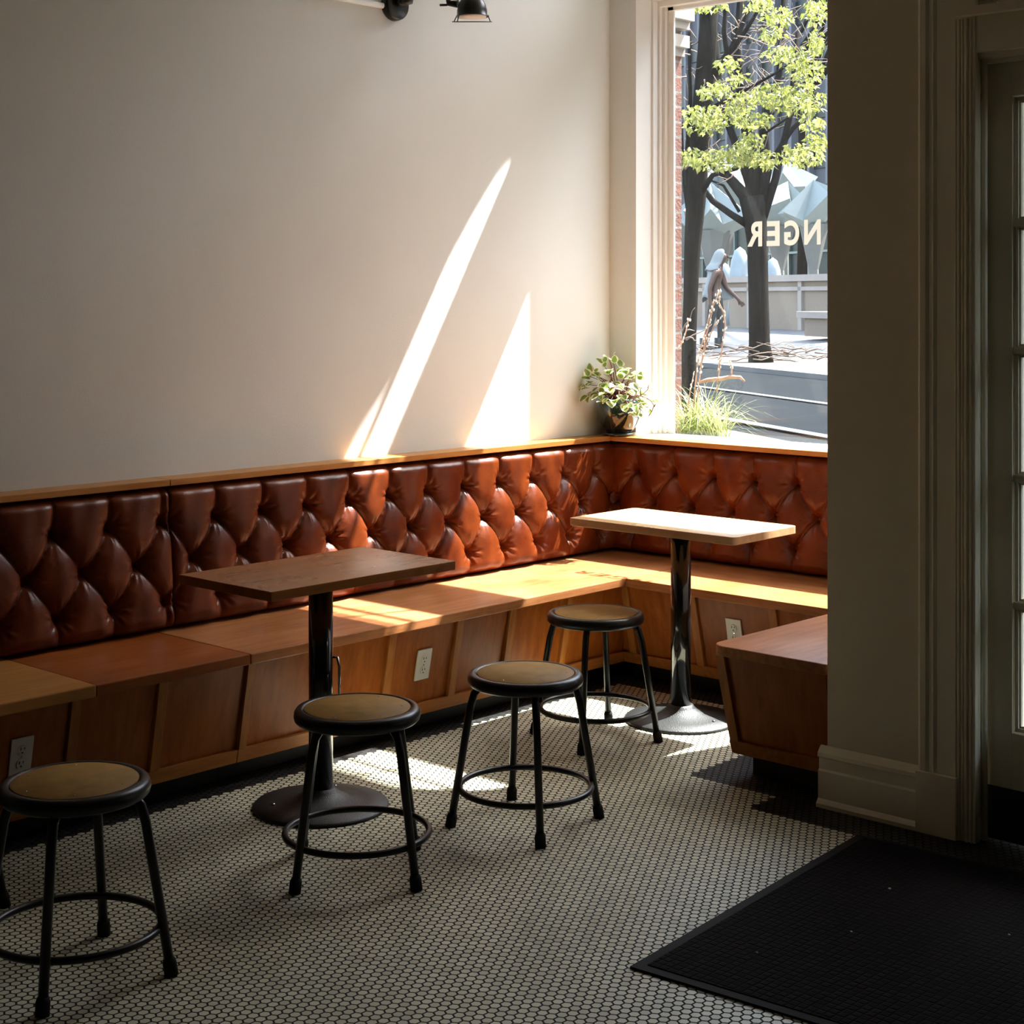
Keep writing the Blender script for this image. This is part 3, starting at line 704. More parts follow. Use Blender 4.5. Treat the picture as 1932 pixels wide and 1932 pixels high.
TV = [L(.01, 0, 1.0), L(.0, 0, .92), L(-.03, .09, .86), L(-.10, .10, .50), L(-.18, .10, .13), L(.06, -.09, .86), L(.12, -.09, .50), L(.10, -.09, .13)]
skinmesh('trousers', TV, [(0, 1), (1, 2), (2, 3), (3, 4), (1, 5), (5, 6), (6, 7)], [(.14, .11), (.145, .115), .10, .072, .055, .10, .072, .055], M['trouser'], walker)
for hx, n_ in ((-.20, .10), (.08, -.09)):
    mb = MB(); mb.tube([L(hx-.02, n_, .24), L(hx-.02, n_, .12), L(hx-.02, n_, .04)], [.065, .062, .06], 10)
    mb.tube([L(hx-.06, n_, .04), L(hx+.06, n_, .06), L(hx+.16, n_, .04), L(hx+.20, n_, .03)], [.045, .055, .045, .02], 10)
    mb.build('boot', M['boot'], walker)
# hooded sleeveless top: hood shell, back panel, two open fronts
mb = MB(); nU, nV = 18, 14; pts = []
hz = [(0, 1.43, .17, .0), (.2, 1.49, .148, .01), (.4, 1.56, .135, .055), (.6, 1.66, .125, .085), (.8, 1.75, .105, .105), (.93, 1.795, .06, .115), (1, 1.808, .002, .12)]
for i in range(nU+1):
    for j in range(nV+1):
        t = j/nV
        for (t0, z0, r0, c0), (t1, z1, r1, c1) in zip(hz, hz[1:]):
            if t0 <= t <= t1: break
        w_ = (t-t0)/(t1-t0); rr_ = r0+(r1-r0)*w_; z_ = z0+(z1-z0)*w_; cx_ = c0+(c1-c0)*w_
        op = .56+.12*t; th = (-1+2*i/nU)*pi*op
        pts.append(L(cx_-rr_*cos(th)*1.05, rr_*sin(th)*(1.0 if t > .3 else 1.1), z_+.012*sin(th*5)*(1-t)))
mb.add(pts, [(i*(nV+1)+j, (i+1)*(nV+1)+j, (i+1)*(nV+1)+j+1, i*(nV+1)+j+1) for i in range(nU) for j in range(nV)], True)
hood = mb.build('hood', M['jersey'], walker); sd = hood.modifiers.new('solid', 'SOLIDIFY'); sd.thickness = .018
mb = MB(); pts = []; nU, nV = 18, 8
for i in range(nU+1):
    th = -pi*.74+1.06*pi*i/nU
    for j in range(nV+1):
        t = j/nV; rx = .13+.07*t; ry = .21+.04*t; k_ = 1+.03*sin(th*7)*t
        cx_ = .02-.05*t
        pts.append(L(cx_-rx*cos(th)*k_, ry*sin(th)*k_, 1.47-.10*abs(sin(th))*(1-t)-.56*t+.05*sin(th*3)*t))
mb.add(pts, [(i*(nV+1)+j, (i+1)*(nV+1)+j, (i+1)*(nV+1)+j+1, i*(nV+1)+j+1) for i in range(nU) for j in range(nV)], True)
vest = mb.build('open_vest', M['jersey'], walker); sd = vest.modifiers.new('solid', 'SOLIDIFY'); sd.thickness = .012
mb = MB(); mb.add([L(.10, -.2, 1.30), L(.32, -.21, 1.06), L(.36, -.21, .93), L(.12, -.22, .88), L(.02, -.2, .95)], [(0, 1, 2, 3, 4)]); o = mb.build('vest_flap', M['jersey'], walker); sd = o.modifiers.new('solid', 'SOLIDIFY'); sd.thickness = .015

# ------------------------------------------------------------------ built-in benches
ZB, TH = .442, .035
def panel_run(par, mat, org, u, nrm, L0, L1, battens, top=(.61), bot=(.545), mb_only=False):
    """slanted front: org + u*s, depth along nrm (outwards). returns parts"""
    org = Vector(org); u = Vector(u); nrm = Vector(nrm)
    def p(s_, d, z): return org+u*s_+nrm*d+Vector((0, 0, z))
    mb = MB(); mb.prism([p(L0, top-.02, ZB-TH), p(L0, top, ZB-TH), p(L0, bot, .076), p(L0, bot-.02, .076)], u*(L1-L0)); mb.build('front_panel', M['panel'], par)
    sl = (top-bot)/(ZB-TH-.076)
    def dz(z): return bot+(z-.076)*sl
    for s_, w_ in battens:
        mb = MB(); mb.prism([p(s_, dz(.118), .118), p(s_, dz(.118)+.016, .118), p(s_, top+.012, ZB-TH), p(s_, top, ZB-TH)], u*w_); mb.build('batten', M['batten'], par, bevel=.0015)
    mb = MB(); mb.prism([p(L0, dz(.076)-.005, .074), p(L0, dz(.076)+.016, .074), p(L0, dz(.118)+.016, .118), p(L0, dz(.118)-.005, .118)], u*(L1-L0)); mb.build('bottom_rail', M['railY'], par, bevel=.0015)
    mb = MB(); mb.prism([p(L0, bot-.10, 0), p(L0, bot-.08, 0), p(L0, bot-.08, .076), p(L0, bot-.10, .076)], u*(L1-L0)); mb.build('toe_kick', M['toe'], par)
UY = (0, -1, 0)
# the main left run (corner to first seam)
bl = thing('banquette_bench', 'long maple wall bench under the sunlit tufted leather backrest', 'bench', (0, 0, 0))
MB().box(.06, .635, -2.617, -.06, ZB-TH, ZB).build('seat_top', M['woodY'], bl, bevel=.004)
panel_run(bl, None, (0, 0, 0), UY, (1, 0, 0), .545, 2.617, [(.985, .032), (1.322, .034), (1.61, .034), (1.950, .036), (2.585, .030)])
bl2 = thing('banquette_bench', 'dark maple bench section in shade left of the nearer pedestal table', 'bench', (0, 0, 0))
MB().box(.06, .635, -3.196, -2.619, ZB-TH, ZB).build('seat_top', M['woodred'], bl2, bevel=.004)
panel_run(bl2, None, (0, 0, 0), UY, (1, 0, 0), 2.619, 3.27, [(2.927, .034), (3.236, .034)])
bl3 = thing('banquette_bench', 'lighter maple bench section at the left edge behind the nearest stool', 'bench', (0, 0, 0))
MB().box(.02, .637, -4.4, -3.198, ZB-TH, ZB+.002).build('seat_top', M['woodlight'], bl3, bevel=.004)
panel_run(bl3, None, (0, 0, 0), UY, (1, 0, 0), 3.272, 4.4, [(3.60, .034), (3.95, .034)])
bw = thing('banquette_bench', 'maple bench under the window behind the corner pedestal table', 'bench', (0, 0, 0))
MB().box(.637, 2.09, -.677, -.06, ZB-TH, ZB).build('seat_top', M['woodX'], bw, bevel=.004)
panel_run(bw, None, (0, 0, 0), (1, 0, 0), (0, -1, 0), .545, 1.66, [(.600, .036), (.945, .036), (1.326, .036)], top=.655, bot=.575)
br = thing('banquette_bench', 'maple return bench beside the olive pier with a rounded seat corner', 'bench', (0, 0, 0))
mb = MB(); r_ = .055; pts = [(1.640+r_-r_*cos(a), -1.482+r_-r_*sin(a), ZB-TH) for a in np.linspace(0, pi/2, 8)]
mb.prism([(1.655, -.679, ZB-TH)]+pts+[(2.09, -1.482, ZB-TH), (2.09, -.679, ZB-TH)], (0, 0, TH)); mb.build('seat_top', M['woodY'], br, bevel=.003)
mb = MB()                     # battered box: slants in on two sides
def fr_(x0, y0, z): return [(x0, y0, z), (2.07, y0, z), (2.07, -.69, z), (x0, -.69, z)]
mb.add(fr_(1.668, -1.455, ZB-TH)+fr_(1.702, -1.405, .076), [(0, 1, 2, 3), (7, 6, 5, 4), (0, 4, 5, 1), (0, 3, 7, 4), (1, 5, 6, 2), (2, 6, 7, 3)]); mb.build('front_panel', M['panel'], br)
mb = MB(); mb.add([(1.652, -1.470, ZB-TH), (1.688, -1.470, ZB-TH), (1.688, -1.44, ZB-TH), (1.652, -1.42, ZB-TH), (1.682, -1.424, .118), (1.716, -1.424, .118), (1.716, -1.39, .118), (1.682, -1.37, .118)], [(0, 1, 2, 3), (7, 6, 5, 4), (0, 4, 5, 1), (1, 5, 6, 2), (2, 6, 7, 3), (3, 7, 4, 0)]); mb.build('batten', M['batten'], br)
mb = MB(); mb.add([(1.680, -1.426, .118), (2.07, -1.426, .118), (2.07, -.70, .118), (1.680, -.70, .118), (1.687, -1.418, .074), (2.07, -1.418, .074), (2.07, -.70, .074), (1.687, -.70, .074)], [(0, 1, 2, 3), (7, 6, 5, 4), (0, 4, 5, 1), (1, 5, 6, 2), (2, 6, 7, 3), (3, 7, 4, 0)]); mb.build('bottom_rail', M['railY'], br, bevel=.0015)
MB().box(1.735, 2.05, -1.365, -.70, 0, .076).build('toe_kick', M['toe'], br)

# ------------------------------------------------------------------ ledge rail above the backrests
ZL = .964
o = MB().box(0, .111, -2.557, -.128, ZL-.022, ZL).build('ledge_cap', M['ledgeY'], None, bevel=.002); tag(o, 'maple ledge capping the sunlit part of the left backrest', 'ledge')
o = MB().box(0, .111, -4.4, -2.559, ZL-.022, ZL).build('ledge_cap', M['ledgeY'], None, bevel=.002); tag(o, 'maple ledge capping the shaded backrest at the left edge', 'ledge')
mb = MB(); mb.prism([(0, -.127, ZL-.022), (2.09, -.127, ZL-.022), (2.09, -.003, ZL-.022), (0, -.003, ZL-.022)], (0, 0, .022))
o = mb.build('window_ledge', M['ledgeX'], None, bevel=.002); tag(o, 'maple sill ledge running under the window into the corner', 'ledge')

# ------------------------------------------------------------------ tufted backrests
SP = .2125; R1Z, R2Z, R3Z = .816, .679, .544; Z0, Z1_ = .45, .936
def segd(px, pz, a, b):
    ax, az = a; bx, bz = b; dx, dz = bx-ax, bz-az; t = np.clip(((px-ax)*dx+(pz-az)*dz)/(dx*dx+dz*dz), 0, 1)
    return np.hypot(px-(ax+t*dx), pz-(az+t*dz))
def tuft(name, label, s0, s1, off, org, u, nrm, extra=0):
    """s runs along u, buttons of rows 1 and 3 at off+k*SP"""
    org = Vector(org); u = Vector(u); nrm = Vector(nrm)
    t = thing(name, label, 'backrest', org)
    st_ = .0052; ns = int((s1-s0)/st_)+1; nz = int((Z1_-Z0)/st_)+1
    S, Zg = np.meshgrid(np.linspace(s0, s1, ns), np.linspace(Z0, Z1_, nz), indexing='ij')
    k0 = int(math.floor((s0-off)/SP))-1; k1 = int(math.ceil((s1-off)/SP))+1
    D = np.full(S.shape, 9.); B = np.full(S.shape, 9.); buttons = []
    wr = np.zeros(S.shape)
    for k in range(k0, k1+1):
        s1b = off+k*SP; s2b = s1b+SP/2
        segs = [((s1b, R1Z), (s1b, 1.1)), ((s1b, R1Z), (s2b, R2Z)), ((s1b, R1Z), (s2b-SP, R2Z)), ((s2b, R2Z), (s1b, R3Z)), ((s2b, R2Z), (s1b+SP, R3Z)), ((s1b, R3Z), (s1b, .3))]
        for a, b in segs:
            if max(a[0], b[0]) < s0-.15 or min(a[0], b[0]) > s1+.15: continue
            # slightly bowed pleats look like the real, pulled ones
            D = np.minimum(D, segd(S, Zg, a, b))
        for c in ((s1b, R1Z), (s2b, R2Z), (s1b, R3Z)):
            if s0-.1 < c[0] < s1+.1:
                rad = np.hypot(S-c[0], Zg-c[1]); B = np.minimum(B, rad); th = np.arctan2(Zg-c[1], S-c[0])
                ph = (c[0]*37) % 6.28
                wr += (.0020*np.sin(9*th+ph)+.0014*np.sin(14*th+2*ph))*np.exp(-((rad-.034)/.022)**2)
                if s0+.02 < c[0] < s1-.02: buttons.append(c)
    edge = np.minimum(S-s0, s1-S)
    D = np.minimum(D, np.where(S-s0 < s1-S, (S-s0)*(.9 if not extra else 3)+(.004 if not extra else .03), (s1-S)*.9+.004))
    d = np.clip(D/.062, 0, 1); puff = .021*np.power(1-(1-d)**2, .55)
    top = np.clip((Z1_-Zg)/.035, 0, 1); roll = np.sqrt(1-(1-top)**2)
    bot = np.clip((Zg-Z0)/.05, 0, 1); rollb = np.sqrt(1-(1-bot)**2)
    H_ = .050+(puff-.004*np.exp(-(D/.005)**2)-.030*np.exp(-(B/.021)**2)-.014*np.exp(-(B/.055)**2)+.036+wr*1.0)*np.minimum(roll, rollb)
    H_ += (1-(Zg-Z0)/(Z1_-Z0))*.045+.012*roll
    H_ += .0012*np.sin(S*71+Zg*13)*d
    v = [org*0+u*float(S[i, j])+nrm*float(H_[i, j])+Vector((0, 0, float(Zg[i, j]))) for i in range(ns) for j in range(nz)]
    f = [(i*nz+j, (i+1)*nz+j, (i+1)*nz+j+1, i*nz+j+1) for i in range(ns-1) for j in range(nz-1)]
    mb = MB(); mb.add(v, f, True)
    b = len(mb.v)
    # closing back and sides
    ring = [i*nz for i in range(ns)]+[(ns-1)*nz+j for j in range(1, nz)]+[i*nz+nz-1 for i in range(ns-2, -1, -1)]+[j for j in range(nz-2, 0, -1)]
    back = []
    for idx in ring:
        i, j = divmod(idx, nz); back.append(u*float(S[i, j])+nrm*.004+Vector((0, 0, float(Zg[i, j]))))
    mb.v += [tuple(q) for q in back]; n = len(ring)
    for k in range(n):
        l = (k+1) % n; mb.f.append((ring[k], b+k, b+l, ring[l])); mb.sm.append(False)
    mb.f.append(tuple(b+k for k in range(n))); mb.sm.append(False)
    c = mb.build('cushion', M['leather'], t); c.matrix_parent_inverse = Matrix.Translation(-org); c.location = org*0
    bm_ = MB(); Mx = nrm.to_track_quat('Z', 'Y').to_matrix()
    bm_.lathe([(.0115, 0), (.012, .002), (.009, .006), (.004, .0078), (0, .008)], 14, (0, 0, 0), M=Mx)
    first = None
    for c2 in buttons:
        i = int(round((c2[0]-s0)/(s1-s0)*(ns-1))); j = int(round((c2[1]-Z0)/(Z1_-Z0)*(nz-1)))
        loc = u*c2[0]+nrm*(float(H_[i, j])+.001)+Vector((0, 0, c2[1]))-org
        if first is None: first = bm_.build('button', M['leather'], t, loc=loc)
        else:
            o = first.copy(); COL.objects.link(o); o.parent = t; o.location = loc
    return t
tuft('tufted_backrest', 'long buttoned leather backrest on the left wall, sunlit near the corner', .10, 2.556, .219+.013, (0, 0, 0), (0, -1, 0), (1, 0, 0), 1)
tuft('tufted_backrest', 'dark buttoned leather backrest in shadow at the left edge', 2.560, 4.4, 2.59+.212, (0, 0, 0), (0, -1, 0), (1, 0, 0))
tuft('tufted_backrest', 'buttoned leather backrest under the window behind the corner table', .10, 2.09, .240, (0, 0, 0), (1, 0, 0), (0, -1, 0), 1)

# ------------------------------------------------------------------ outlets
def outlet(label, loc, nrm, tilt=0):
    nrm = Vector(nrm); t = thing('wall_outlet', label, 'outlet', loc, 0, 'white double outlets in the bench fronts')
    t.rotation_euler = (tilt if abs(nrm.y) > .5 else 0, 0, math.atan2(nrm.y, nrm.x)+pi/2)
    if abs(nrm.x) > .5: t.rotation_euler = (tilt, 0, pi/2)
    mb = MB(); mb.box(-.036, .036, -.006, 0, -.058, .058); mb.build('cover_plate', M['plastic'], t, bevel=.002)
    for z in (.021, -.021):
        mb = MB(); mb.prism([(.0165*cos(a)*(1 if abs(cos(a)) < .85 else .9), -.0085, z+.0145*sin(a)) for a in np.linspace(0, 2*pi, 24, endpoint=False)], (0, .004, 0)); s_ = mb.build('socket', M['plastic'], t)
        mb = MB(); mb.box(-.0075, -.0048, -.0092, -.008, z+.000, z+.009); mb.box(.0048, .0072, -.0092, -.008, z+.001, z+.008); mb.lathe([(.0028, -.0092), (.0028, -.008)], 10, (0, 0, 0), M=Matrix(((1, 0, 0), (0, 0, 1), (0, 1, 0)))) if False else mb.box(-.0025, .0025, -.0092, -.008, z-.010, z-.006)
        mb.build('slots', M['dark'], s_)
    mb = MB(); mb.box(-.002, .002, -.0072, -.006, -.002, .002); mb.build('screw', M['chrome'], t)
    return t
SLT = math.atan2(.065, .331)
outlet('white double outlet in the bench front between the two middle stools', (.545+.065*(.265-.076)/.331+.003, -1.792, .265), (1, 0, 0), SLT)
outlet('off-white double outlet at the left edge behind the nearest stool', (.545+.065*(.268-.076)/.331+.003, -3.42, .268), (1, 0, 0), SLT)
outlet('white double outlet partly hidden by the return bench seat', (1.148, -(.575+.08*(.282-.076)/.331+.003), .282), (0, -1, 0), SLT)

# ------------------------------------------------------------------ pedestal tables
def table(label, cx, cy, hx, hy, mat, r):
    t = thing('pedestal_table', label, 'table', (cx, cy, 0), 0, 'wooden pedestal tables')
    mb = MB(); rc = r; pts = []
    for (sx_, sy_, a0) in ((1, 1, 0), (-1, 1, pi/2), (-1, -1, pi), (1, -1, 3*pi/2)):
        for a in np.linspace(a0, a0+pi/2, 5): pts.append((sx_*(hx-rc)+rc*cos(a), sy_*(hy-rc)+rc*sin(a), .7516-.029))
    mb.prism(pts, (0, 0, .029)); mb.build('tabletop', mat, t, bevel=.002)
    MB().lathe([(.0381, .03), (.0381, .712)], 36).build('pole', M['polish'], t)
    mb = MB(); mb.box(-.11, .11, -.03, .03, .711, .7226); mb.box(-.03, .03, -.11, .11, .711, .7226); mb.lathe([(.05, .70), (.05, .712)], 24); mb.build('spider_bracket', M['steel'], t)
    MB().lathe([(.212, 0), (.214, .006), (.208, .013), (.15, .021), (.09, .030), (.062, .042), (.050, .054), (.047, .060), (.040, .062)], 64).build('base', M['iron'], t)
    mb = MB()
    for k in range(3): mb.lathe([(.006, .020), (.006, .024), (0, .026)], 10, (.15*cos(k*2.1+4.2), .15*sin(k*2.1+4.2), 0))
    mb.build('base_screws', M['chrome'], t)
    return t
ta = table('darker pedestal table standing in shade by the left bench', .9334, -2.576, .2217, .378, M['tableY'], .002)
mb = MB(); mb.tube([(.036, .0, .47), (.052, -.004, .468), (.058, -.006, .44), (.058, -.006, .34), (.05, -.004, .33)], .0045, 8); hk = mb.build('hook', M['chrome'], ta); hk.rotation_euler = (0, 0, radians(48))
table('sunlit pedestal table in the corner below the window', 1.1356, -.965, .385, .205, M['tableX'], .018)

# ------------------------------------------------------------------ stools
def make_stool():
    t = thing('metal_stool', '', 'stool', (0, 0, 0), 0, 'black steel stools with brown seats')
    MB().lathe([(0, .418), (.150, .418), (.168, .420), (.1745, .426), (.1767, .435), (.1755, .447), (.170, .4555), (.160, .4585), (.152, .4572), (.150, .453), (0, .453)], 64).build('seat_pan', M['steel'], t)
    MB().lathe([(.148, .452), (.1485, .4565), (.1475, .4575), (0, .4575)], 56).build('seat_inset', M['masonite'], t)
    mb = MB()
    for k in range(6): mb.lathe([(.0028, .4572), (.0028, .4580), (0, .4584)], 8, (.125*cos(k*pi/3+.3), .125*sin(k*pi/3+.3), 0))
    mb.build('rivets', M['chrome'], t)
    for k in range(4):
        a = k*pi/2; d = Vector((cos(a), sin(a), 0))
        MB().tube([d*.140+Vector((0, 0, .420)), d*.158+Vector((0, 0, .40)), d*.170+Vector((0, 0, .36)), d*.2265+Vector((0, 0, .028))], [.0125, .0118, .0118, .0118], 14).build('leg', M['steel'], t)
        MB().tube([d*.2245+Vector((0, 0, .040)), d*.2262+Vector((0, 0, .030)), d*.2315+Vector((0, 0, 0))], [.0135, .0165, .0165], 14).build('rubber_foot', M['rubber'], t)
    # top end welds under the seat are part of the ring-shaped footrest frame
    MB().tube([(.2005*cos(a), .2005*sin(a), .110) for a in np.linspace(0, 2*pi, 64, endpoint=False)], .0095, 10, closed=True).build('foot_ring', M['steel'], t)
    return t
ST = [((1.4684, -3.7972), 5.4097, 'nearest stool at the lower left, in front of the wall outlet'),
      ((1.4451, -2.8819), -1.543, 'stool in front of the darker pedestal table and its base'),
      ((1.5078, -2.2522), -.6435, 'stool standing alone in the middle of the tiled floor'),
      ((1.0552, -1.3728), -1.091, 'farthest stool, pulled up beside the corner table'),
      ((.835, -3.881), .97, 'stool at the left edge showing only a leg and foot')]
s0_ = make_stool()
for i, ((x, y), a, lab) in enumerate(ST):
    if i == 0: s0_.location = (x, y, 0); s0_.rotation_euler = (0, 0, a); s0_['label'] = lab
    else: dup(s0_, (x, y, 0), a, lab)

# ------------------------------------------------------------------ mat
mt = thing('entrance_mat', 'black ribbed rubber entrance mat on the tiled floor by the door', 'mat', (2.423, -2.882, 0))
A = Vector((2.420, -2.888, 0)); e1 = (Vector((2.322, -1.684, 0))-A).normalized(); e2 = Vector((e1.y, -e1.x, 0))
def q4(a0, a1, b0, b1, z): return [A+e1*a0+e2*b0+Vector((0, 0, z)), A+e1*a1+e2*b0+Vector((0, 0, z)), A+e1*a1+e2*b1+Vector((0, 0, z)), A+e1*a0+e2*b1+Vector((0, 0, z))]
rel(MB().prism(q4(.03, 1.19, .03, 2.2, .001), (0, 0, .0075)).build('ribbed_field', M['mat']), mt)
mb = MB()
for a0, a1, b0, b1 in ((0, 1.21, 0, .03), (0, .03, .03, 2.2), (1.19, 1.21, .03, 2.2), (.03, 1.19, 2.2, 2.23)): mb.prism(q4(a0, a1, b0, b1, .0005), (0, 0, .006))
rel(mb.build('border', M['rubber']), mt)
for k, (x, y, s_) in enumerate(((2.62, -2.02, .004), (2.70, -2.35, .003), (3.0, -2.1, .003), (2.60, -2.62, .003))):
    o = MB().lathe([(s_, 0), (s_*.9, s_*.5), (0, s_*.7)], 7).build('crumb', M['plastic'], None, loc=(x, y, .0085))
    tag(o, 'tiny pale crumb lying on the black mat', 'crumb', 'crumbs on the mat')

# ------------------------------------------------------------------ potted plant
px, py = .118, -.075
pt = thing('potted_plant', 'variegated trailing plant in a dark glazed pot in the corner', 'plant', (px, py, ZL))
MB().lathe([(.045, .0), (.072, .0), (.078, .006), (.076, .014), (.05, .016)], 48).build('saucer', M['pot'], pt)
MB().lathe([(.050, .010), (.060, .018), (.082, .05), (.098, .085), (.103, .115), (.100, .145), (.090, .168), (.086, .172), (.080, .166), (.078, .14), (0, .14)], 56).build('pot', M['pot'], pt)
MB().lathe([(.079, .148), (.04, .153), (0, .154)], 24).build('soil', M['soil'], pt)
pc = Vector((px, py, ZL)); rr = random.Random(5)
lv = []; lf = []; rim = []
def leaf(c, d, up, Ls, wd, fold=.25, curl=.25):
    d = d.normalized(); s_ = d.cross(up).normalized(); nn = s_.cross(d); b = len(lv); n = 7
    for i in range(n+1):
        t = i/n; w_ = wd*(sin(pi*min(t*1.04, 1)**.8)**.75 if 0 < t < 1 else 0)+(.0006)
        cc = c+d*Ls*t-nn*Ls*curl*t*t
        for k, fct in enumerate((-1, -.55, 0, .55, 1)):
            lv.append(cc+s_*w_*fct+nn*abs(fct)*w_*fold); rim.append(max(abs(fct), abs(2*t-1)**3))
    for i in range(n):
        for k in range(4): lf.append((b+i*5+k, b+i*5+k+1, b+(i+1)*5+k+1, b+(i+1)*5+k))
stems = MB()
def PW(u, v, dz=0): return at(u, v, 7.47+dz)-pc
spots = [(1140, 690, 0), (1152, 680, 0), (1165, 688, .02), (1120, 705, 0), (1112, 712, -.02), (1130, 715, 0), (1148, 708, -.03), (1162, 705, 0), (1118, 722, 0), (1106, 730, 0), (1112, 742, -.03), (1125, 735, 0), (1140, 728, -.04), (1155, 722, 0), (1170, 718, 0), (1180, 705, 0), (1135, 745, -.06), (1150, 738, -.08), (1165, 730, -.08),
         (1185, 712, -.04), (1195, 705, -.03), (1205, 715, -.04), (1190, 728, -.1), (1178, 735, -.12), (1203, 732, -.08), (1215, 722, -.05), (1172, 750, -.16), (1185, 745, -.14), (1200, 748, -.12), (1212, 742, -.1), (1222, 735, -.06), (1160, 760, -.16), (1178, 765, -.18), (1190, 762, -.16), (1205, 765, -.14), (1215, 758, -.12), (1225, 752, -.08), (1198, 776, -.14), (1212, 775, -.12), (1188, 778, -.15), (1222, 768, -.1), (1145, 756, -.12)]
for (u, v, dz) in spots:
    for _ in range(2 if u > 1150 else 3):
        c = PW(u+rr.uniform(-7, 7), v+rr.uniform(-6, 6), dz+rr.uniform(-.03, .03))
        out = (c-Vector((0, 0, .14))); d = Vector((out.x+rr.gauss(0, .07), out.y+rr.gauss(0, .07), rr.uniform(-.05, .10)+(0.05 if v < 720 else -.05)))
        Ls = rr.uniform(.036, .058); leaf(c, d, Vector((rr.gauss(0, .3), rr.gauss(0, .3)-.2, 1)).normalized(), Ls, Ls*rr.uniform(.36, .46), rr.uniform(.1, .4), rr.uniform(.05, .45))
        if rr.random() < .5: stems.tube([Vector((rr.uniform(-.04, .04), rr.uniform(-.04, .04), .15)), c*.6+Vector((0, 0, .09)), c], [.0025, .002, .0012], 5)
o = MB().add(lv, lf, True).build('foliage', M['hoya'], pt)
at_ = o.data.attributes.new('rim', 'FLOAT', 'POINT')
if len(o.data.vertices) == len(rim):
    at_.data.foreach_set('value', rim)
else:
    from mathutils import kdtree
    kd = kdtree.KDTree(len(lv))
    for i, q in enumerate(lv): kd.insert(q, i)
    kd.balance(); at_.data.foreach_set('value', [rim[kd.find(v_.co)[1]] for v_ in o.data.vertices])
for path, z_ in (([(1150, 738), (1156, 731), (1168, 730), (1180, 738), (1192, 747), (1205, 748), (1215, 742), (1222, 735), (1224, 725)], -.2), ([(1192, 747), (1200, 746), (1215, 748), (1228, 756), (1234, 765), (1230, 776), (1224, 785)], -.18), ([(1234, 768), (1237, 762)], -.18), ([(1230, 776), (1225, 772)], -.18), ([(1178, 737), (1177, 743)], -.2), ([(1209, 745), (1208, 738), (1209, 733)], -.2), ([(1140, 755), (1152, 720), (1155, 695)], 0)):
    stems.tube([PW(u, v, z_) for u, v in path], .0022, 6)
stems.build('vines', plain('vine_brown', (.13, .035, .015), .5), pt)
lv.clear(); lf.clear(); rim.clear()
leaf(Vector((0, 0, 0)), Vector((.9, .3, .12)), Vector((0, 0, 1)), .045, .014, .2, .1)
o = MB().add(lv, lf, True).build('fallen_leaf', plain('pale_leaf', (.70, .66, .45), .6), None, loc=(.215, -.07, ZL+.003)); tag(o, 'small pale fallen leaf on the sill beside the pot', 'leaf')

# ------------------------------------------------------------------ wall sconce and conduit
sc = thing('wall_sconce', 'black swing-arm wall sconce at the top edge of the photo', 'lamp', (0, -1.39, 2.79))
Mx = Vector((1, 0, 0)).to_track_quat('Z', 'Y').to_matrix()
MB().lathe([(.066, .0), (.066, .012), (.064, .016), (.064, .026), (.058, .032), (0, .034)], 40, (0, 0, 0), M=Mx).build('wall_plate', M['shade'], sc)
mb = MB(); mb.lathe([(.022, .03), (.022, .06), (.016, .066)], 20, (0, 0, .012), M=Mx); mb.lathe([(0, -.03), (.026, -.022), (.03, 0), (.026, .022), (0, .03)], 20, (.078, 0, .018)); mb.build('knuckle', M['shade'], sc)
sh = Vector((.30, .152, 0)); top = Vector((.19, .04, .26))
mb = MB(); mb.tube([(.08, 0, .02), top], .007, 10); mb.tube([top, sh+Vector((-.09, -.045, .025))], .006, 10); mb.lathe([(0, -.014), (.014, 0), (0, .014)], 14, top); mb.build('swing_arm', M['shade'], sc)
mb = MB(); mb.lathe([(0, .078), (.018, .075), (.034, .066), (.047, .051), (.056, .032), (.0605, .010), (.061, -.008), (.064, -.012), (.066, -.014), (.060, -.012), (.058, .008), (.053, .030), (.044, .048), (.03, .062), (0, .072)], 36, sh+Vector((0, 0, -.05))); shd = mb.build('lamp_shade', M['shade'], sc)
mb = MB(); mb.lathe([(.0575, -.016), (.0572, -.010), (.0565, .008), (.051, .029), (.042, .046), (.028, .060), (0, .070)], 36, sh+Vector((0, 0, -.05))); mb.build('shade_lining', M['cream'], sc)
mb = MB(); mb.tube([sh+Vector((.079*cos(a), .079*sin(a), -.084+.17*.079*(-.68*cos(a)+.73*sin(a)))) for a in np.linspace(0, 2*pi, 40, endpoint=False)], .0022, 6, closed=True)
for a in (3.6, 4.6, .5): mb.tube([sh+Vector((.066*cos(a), .066*sin(a), -.06)), sh+Vector((.076*cos(a), .076*sin(a), -.084+.17*.076*(-.68*cos(a)+.73*sin(a))))], .0022, 6)
mb.build('guard_ring', M['shade'], sc)
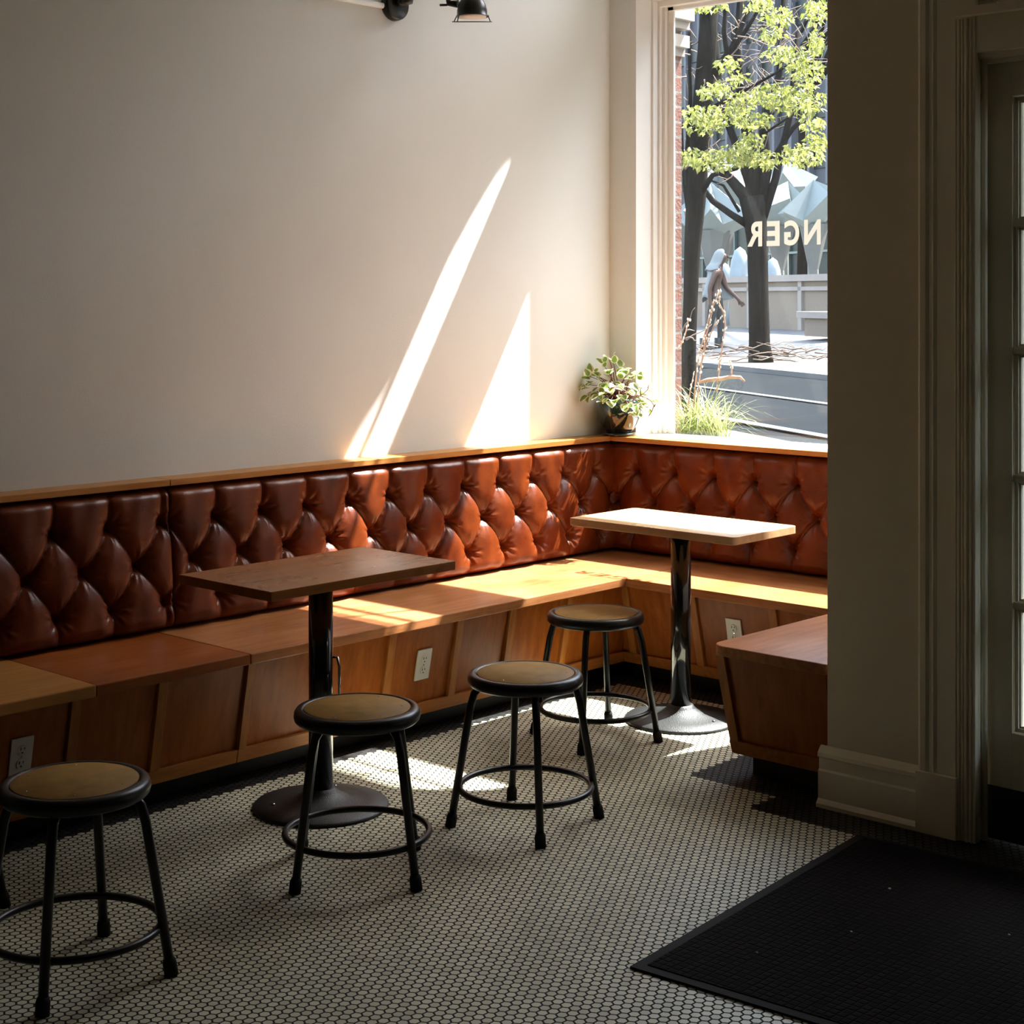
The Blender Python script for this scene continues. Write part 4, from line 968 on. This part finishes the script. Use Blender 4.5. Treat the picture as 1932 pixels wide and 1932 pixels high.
mb = MB(); mb.tube([sh+Vector((-.05, -.03, -.01)), sh+Vector((-.085, -.045, -.005)), sh+Vector((-.095, -.048, .03))], [.016, .013, .008], 12); mb.tube([sh+Vector((-.09, -.05, -.012)), sh+Vector((-.115, -.068, -.012))], .005, 8); mb.build('shade_knuckle', M['shade'], sc)
cdm = MB(); cdm.tube([(.012, -4.4, 2.93), (.012, -1.458, 2.772)], .0115, 12) if False else cdm.tube([(.013, -4.4, 2.776), (.013, -1.46, 2.776)], .012, 12)
o = cdm.build('cable_conduit', M['wall'], None); tag(o, 'painted cable conduit running along the wall to the sconce', 'conduit')

# ------------------------------------------------------------------ lettering on the glass
lt = thing('window_lettering', 'beige capital letters painted on the glass, read backwards from inside', 'lettering', (.9, .2, 1.88))
YG = .195
def ghit(u, v):
    d = at(u, v, 1)-CAM; t = (YG-CAM.y)/d.y; return CAM+d*t
def letter(ch, u0, u1, v0, v1):
    cu = bpy.data.curves.new('letter', 'FONT'); cu.body = ch; cu.size = .12; cu.offset = .0042; cu.resolution_u = 6
    o = bpy.data.objects.new('letter', cu); COL.objects.link(o)
    dg = bpy.context.evaluated_depsgraph_get(); dg.update()
    me = bpy.data.meshes.new_from_object(o.evaluated_get(dg)); bpy.data.objects.remove(o)
    co = np.array([v.co[:] for v in me.vertices]); lo, hi = co.min(0), co.max(0)
    a, b = ghit(u0, v1), ghit(u1, v0); loc = Vector(lt.location)
    for v in me.vertices:
        fx = (v.co.x-lo[0])/(hi[0]-lo[0]); fz = (v.co.y-lo[1])/(hi[1]-lo[1])
        v.co = Vector((b.x+(a.x-b.x)*fx, YG, a.z+(b.z-a.z)*fz))-loc
    me.materials.clear(); me.materials.append(M['letter'])
    o = bpy.data.objects.new('letter', me); COL.objects.link(o); o.parent = lt
for ch, u0, u1, v0, v1 in (('R', 1410, 1438, 417.5, 465.5), ('E', 1446.5, 1471, 416.5, 464.5), ('G', 1479.5, 1508, 415, 463.5), ('N', 1517, 1548.5, 413.5, 462)):
    letter(ch, u0, u1, v0, v1)
